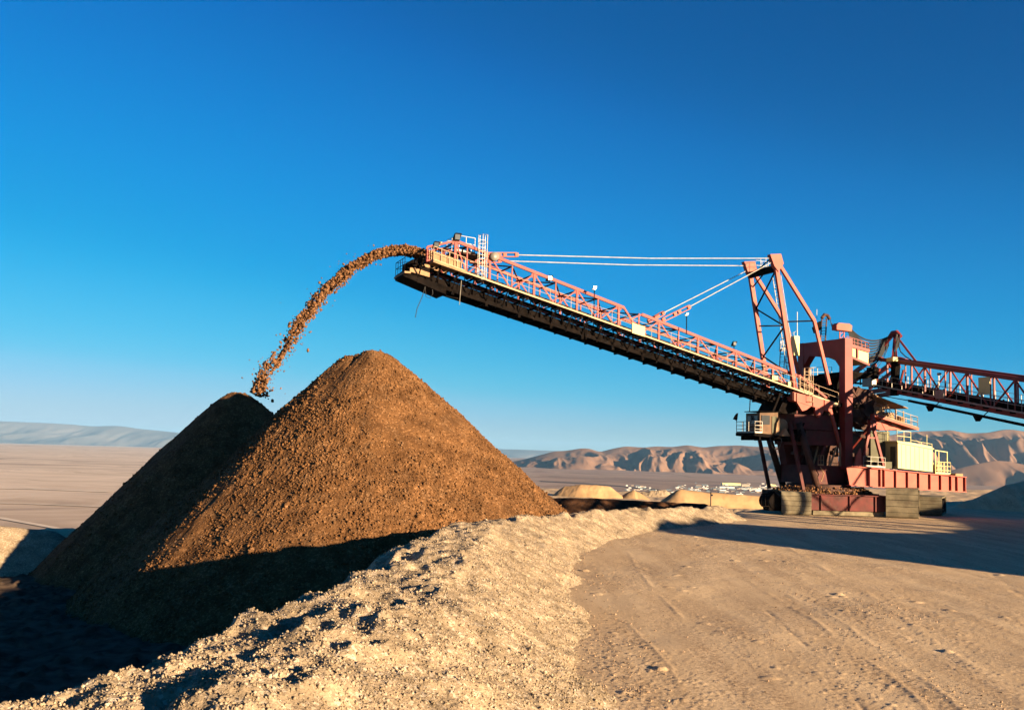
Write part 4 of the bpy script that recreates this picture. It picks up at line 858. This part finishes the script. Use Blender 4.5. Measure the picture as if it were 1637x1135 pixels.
for i in range(26):
    a = -4+i*1.5; t.bar((a, -1.9, bb(a)+.15), (a, 1.9, bb(a)+.15), .12, .18)
    if i % 2 == 0 and a > 0: t.bar((a+.4, -1.3, bt(a)-.15), (a+.4, 1.3, bt(a)-.15), .1)
    for sg in (-1, 1): t.bar((a, sg*1.3, bb(a)), (a, sg*1.3, bb(a)+.75), .10)
t.box8([(s, w_, bb(s)+.35+e) for s in (-4, 36) for w_ in (-.95, .95) for e in (0, .35)]); t.build('belt_frame', M_dark, Q)
for sg in (-1, 1): MB().rail([(-1, sg*1.9, bb(-1)+.25), (36, sg*1.9, bb(36)+.25)], 1.5, 1.05, .03).build('handrail', M_galv, Q)
t = MB(); t.bar((-1.5, -1.6, 11.2), (4, -1.6, bb(4)-.55), .07).bar((4, -1.6, bb(4)-.55), (36, -1.6, bb(36)-.75), .12, .22).bar((-1.5, -1.2, 11.1), (8, -1.2, bb(8)-.45), .05)
for a in (7.0, 13.0, 19): t.prism([(a-.5, bb(a)-.62), (a+.5, bb(a)-.75), (a+.15, bb(a)-1.1), (a-.15, bb(a)-1.1)], 'w', -1.7, -1.5); t.bar((a+.6, -1.6, bb(a)-.7), (a+1.2, -1.3, bb(a)-.1), .06)
t.build('cable_tray', M_dark, Q)
t = MB(); ap = (-.3, 0, 16.95)
for p in ((-1.9, -1.3, 14.6), (-1.9, 1.3, 14.6), (1.2, -1.3, 14.15), (1.2, 1.3, 14.15)): t.bar(ap, p, .18)
t.tube([(-1.1, -.1, 16.6), (-.6, 0, 17.05), (0, 0, 17.05), (.5, .1, 16.6)], [.18, .24, .24, .18], 8); t.build('cable_tower', M_red, Q)
t = MB(); ca, sa = math.cos(-Q.rotation_euler.z), math.sin(-Q.rotation_euler.z)
def mq(s, w_, z): 
    x_, y_ = OX+s*cU-w_*sU-36.5, OY+s*sU+w_*cU-94; return (x_*ca-y_*sa, x_*sa+y_*ca, z)
p0 = np.array(mq(2.0, -1.2, 17.2))
for k in range(15):
    sag = .8+.22*k if k < 10 else 1.8+.35*(k-10); q0, q1 = p0+np.array([0, 0, -.04*k]), np.array([-1.1-.03*k, -.2+.03*k, 16.7-.05*k])
    t.tube([q0+(q1-q0)*u-np.array([0, 0, sag*4*u*(1-u)*(1-.25*(u-.5))]) for u in np.linspace(0, 1, 15)], .08 if k < 10 else .025, 5)
t.tube([(.5, 0, 16.8), (1.2, -.6, 15.6), (2.0, -1.0, 15.0), (3.2, -1.3, 14.4), (4.2, -1.4, 14.0)], .05, 6)
for k in range(6): t.tube([(.2+.1*k, -.1*k, 16.8), (.7, -.3-.06*k, 15.6), (.6+.1*k, -1.0, 14.6)], .04, 5)
t.build('festoon_cable', M_black, Q)
MB().prism([(1.6, 14.3), (2.3, 14.2), (2.0, 10.9), (1.4, 10.9)], 'w', -1.7, -1.2).build('cable_riser', M_dark, Q)
MB().box(1.6, 2.6, -2.2, -1.7, bt(2)-.0, bt(2)+.35).build('junction_box', M_cream, Q)
MB().box(13.3, 14.6, -1.75, -1.7, bt(14)-1.6, bt(14)-.2).build('sign_board', M_cream, Q, label='blank pale board at the right edge of the picture')
t = MB(); t.bar((8.6, -1.9, bb(8.6)), (8.6, -1.9, bb(8.6)+2.3), .05).box(8.5, 8.8, -2.0, -1.8, bb(8.6)+2.2, bb(8.6)+2.4); t.build('lamp', M_galv, Q)
MB().box(8.3, 9.4, -2.05, -1.9, bb(9)+.25, bb(9)+.95).build('mesh_guard', M_galv, Q)
MB().box(-1.7, -.7, -2.1, -1.5, bb(-1)+.9, bb(-1)+2.0).build('control_box', M_dark, Q); MB().box(-2.3, -.9, -2.2, -1.6, bb(-1)+.2, bb(-1)+1.0).build('control_box', M_galv, Q)
# support trestle of the bridge, outside the picture
for a in (27, 35.5):
    t = MB()
    for wv in (-1.8, 1.8): t.bar((a-.5, wv*1.3, .0), (a, wv*.75, bb(a)-.2), .35).bar((a+1.5, wv*1.3, .0), (a, wv*.75, bb(a)-.2), .3)
    t.bar((a, -2.3, .8), (a, 2.3, .8), .25); t.build('bridge_trestle', M_red, Q)

# ================================================================== town on the plain
def house(x, y, wd, dp, hh, m, kind_i, rz, src):
    if src is None:
        t = MB(); t.box(-.5, .5, -.5, .5, 0, .78); t.prism([(-.54, .78), (.54, .78), (.54, .86), (0, 1.0), (-.54, .86)], 'w', -.54, .54); o = t.build('town_building', m)
    else: o = src.copy(); COL.objects.link(o)
    o.location = (x, y, float(plain_z(np.hypot(x, y)))+3.5); o.scale = (wd, dp, hh); o.rotation_euler = (0, 0, rz); return o
kinds = [(M_white, 'tiny white roofed building in the distant town on the plain'), (M_beige, 'tiny beige building in the distant town on the plain'), (M_bgrey, 'tiny dull blue roofed building in the distant town on the plain')]
src = [None]*3
for i in range(230):
    if i < 30: px, py = random.uniform(1005, 1045), random.uniform(776, 785)
    elif i < 190: px = random.uniform(1085, 1250); py = random.gauss(781, 3.4)
    else: px, py = random.uniform(1040, 1110), random.uniform(783, 790)
    horizon = 692+.03*px; Yd = 156*1592/max(25, py-horizon); xx = (px-818.5)/1592*Yd
    j = random.choices((0, 1, 2), (.35, .3, .35))[0]
    wd = random.choice((7, 9, 12, 16, 28)); o = house(xx, Yd, wd, wd*random.uniform(.5, .8), random.uniform(3, 5.5), kinds[j][0], j, random.uniform(-.2, .2), src[j])
    if src[j] is None: src[j] = o
    tag(o, kinds[j][1], 'building', ('white buildings of the distant town', 'beige buildings of the distant town', 'blue roofed buildings of the distant town')[j])
for px, py, wd, hh, lab, m in ((1172, 775, 95, 13, 'long low cream warehouse at the back of the distant town', M_cream), (1195, 778, 40, 16, 'blocky beige industrial building beside the long cream warehouse', M_beige), (1165, 779.5, 70, 8, 'white shed in front of the long cream warehouse', M_white), (1235, 776, 50, 9, 'pale flat building just left of the machine on the plain', M_cream)):
    horizon = 692+.03*px; Yd = 156*1592/(py-horizon); t = MB(); t.box(-.5, .5, -.5, .5, 0, .85); t.prism([(-.52, .85), (.52, .85), (.52, .9), (0, 1.0), (-.52, .9)], 'w', -.52, .52)
    o = t.build('town_building', m); o.location = ((px-818.5)/1592*Yd, Yd, float(plain_z(Yd))+3.5); o.scale = (wd, wd*.4, hh); tag(o, lab, 'building')

# ================================================================== added shade caster beyond the right edge and small things
MB().tube([(0, 0, -.3), (0, 0, 1.4)], .05, 6).bar((0, 0, 1.1), (.2, 0, 1.1), .02, .15).build('marker_post', M_galv)
o = bpy.data.objects['marker_post']; o.location = (t_post[0], t_post[1], 0); tag(o, 'thin marker post standing at the right end of the dark ore ridge', 'marker post')
K = empty('shade_caster', (51.2, 67.6, 0), R(-42), 'unseen red shade caster added to darken the machine, with plated hopper beside the feed bridge', 'shade caster')  # unseen structure added to throw shade on the machine's centre
t = MB(); t.box(-2.5, 2.5, -3.3, 3.3, 10.0, 13.9); t.prism([(-3.3, 10.0), (3.3, 10.0), (2.6, 9.7), (-2.6, 9.7)], 's', -2.2, 2.2); t.build('body', M_red, K)
for a in (-2.2, 2.2):
    for b in (-3, 3): MB().bar((a, b*1.15, 0), (a, b, 10.0), .35).build('leg', M_red, K)
MB().bar((-2.2, -3.3, 1), (-2.2, 3.0, 9), .2).bar((2.2, 3.3, 1), (2.2, -3.0, 9), .2).build('bracing', M_red, K)
MB().rail([(-2.5, -3.3, 13.9), (2.5, -3.3, 13.9), (2.5, 3.3, 13.9)], 1.2, 1.1).build('handrail', M_rail, K)
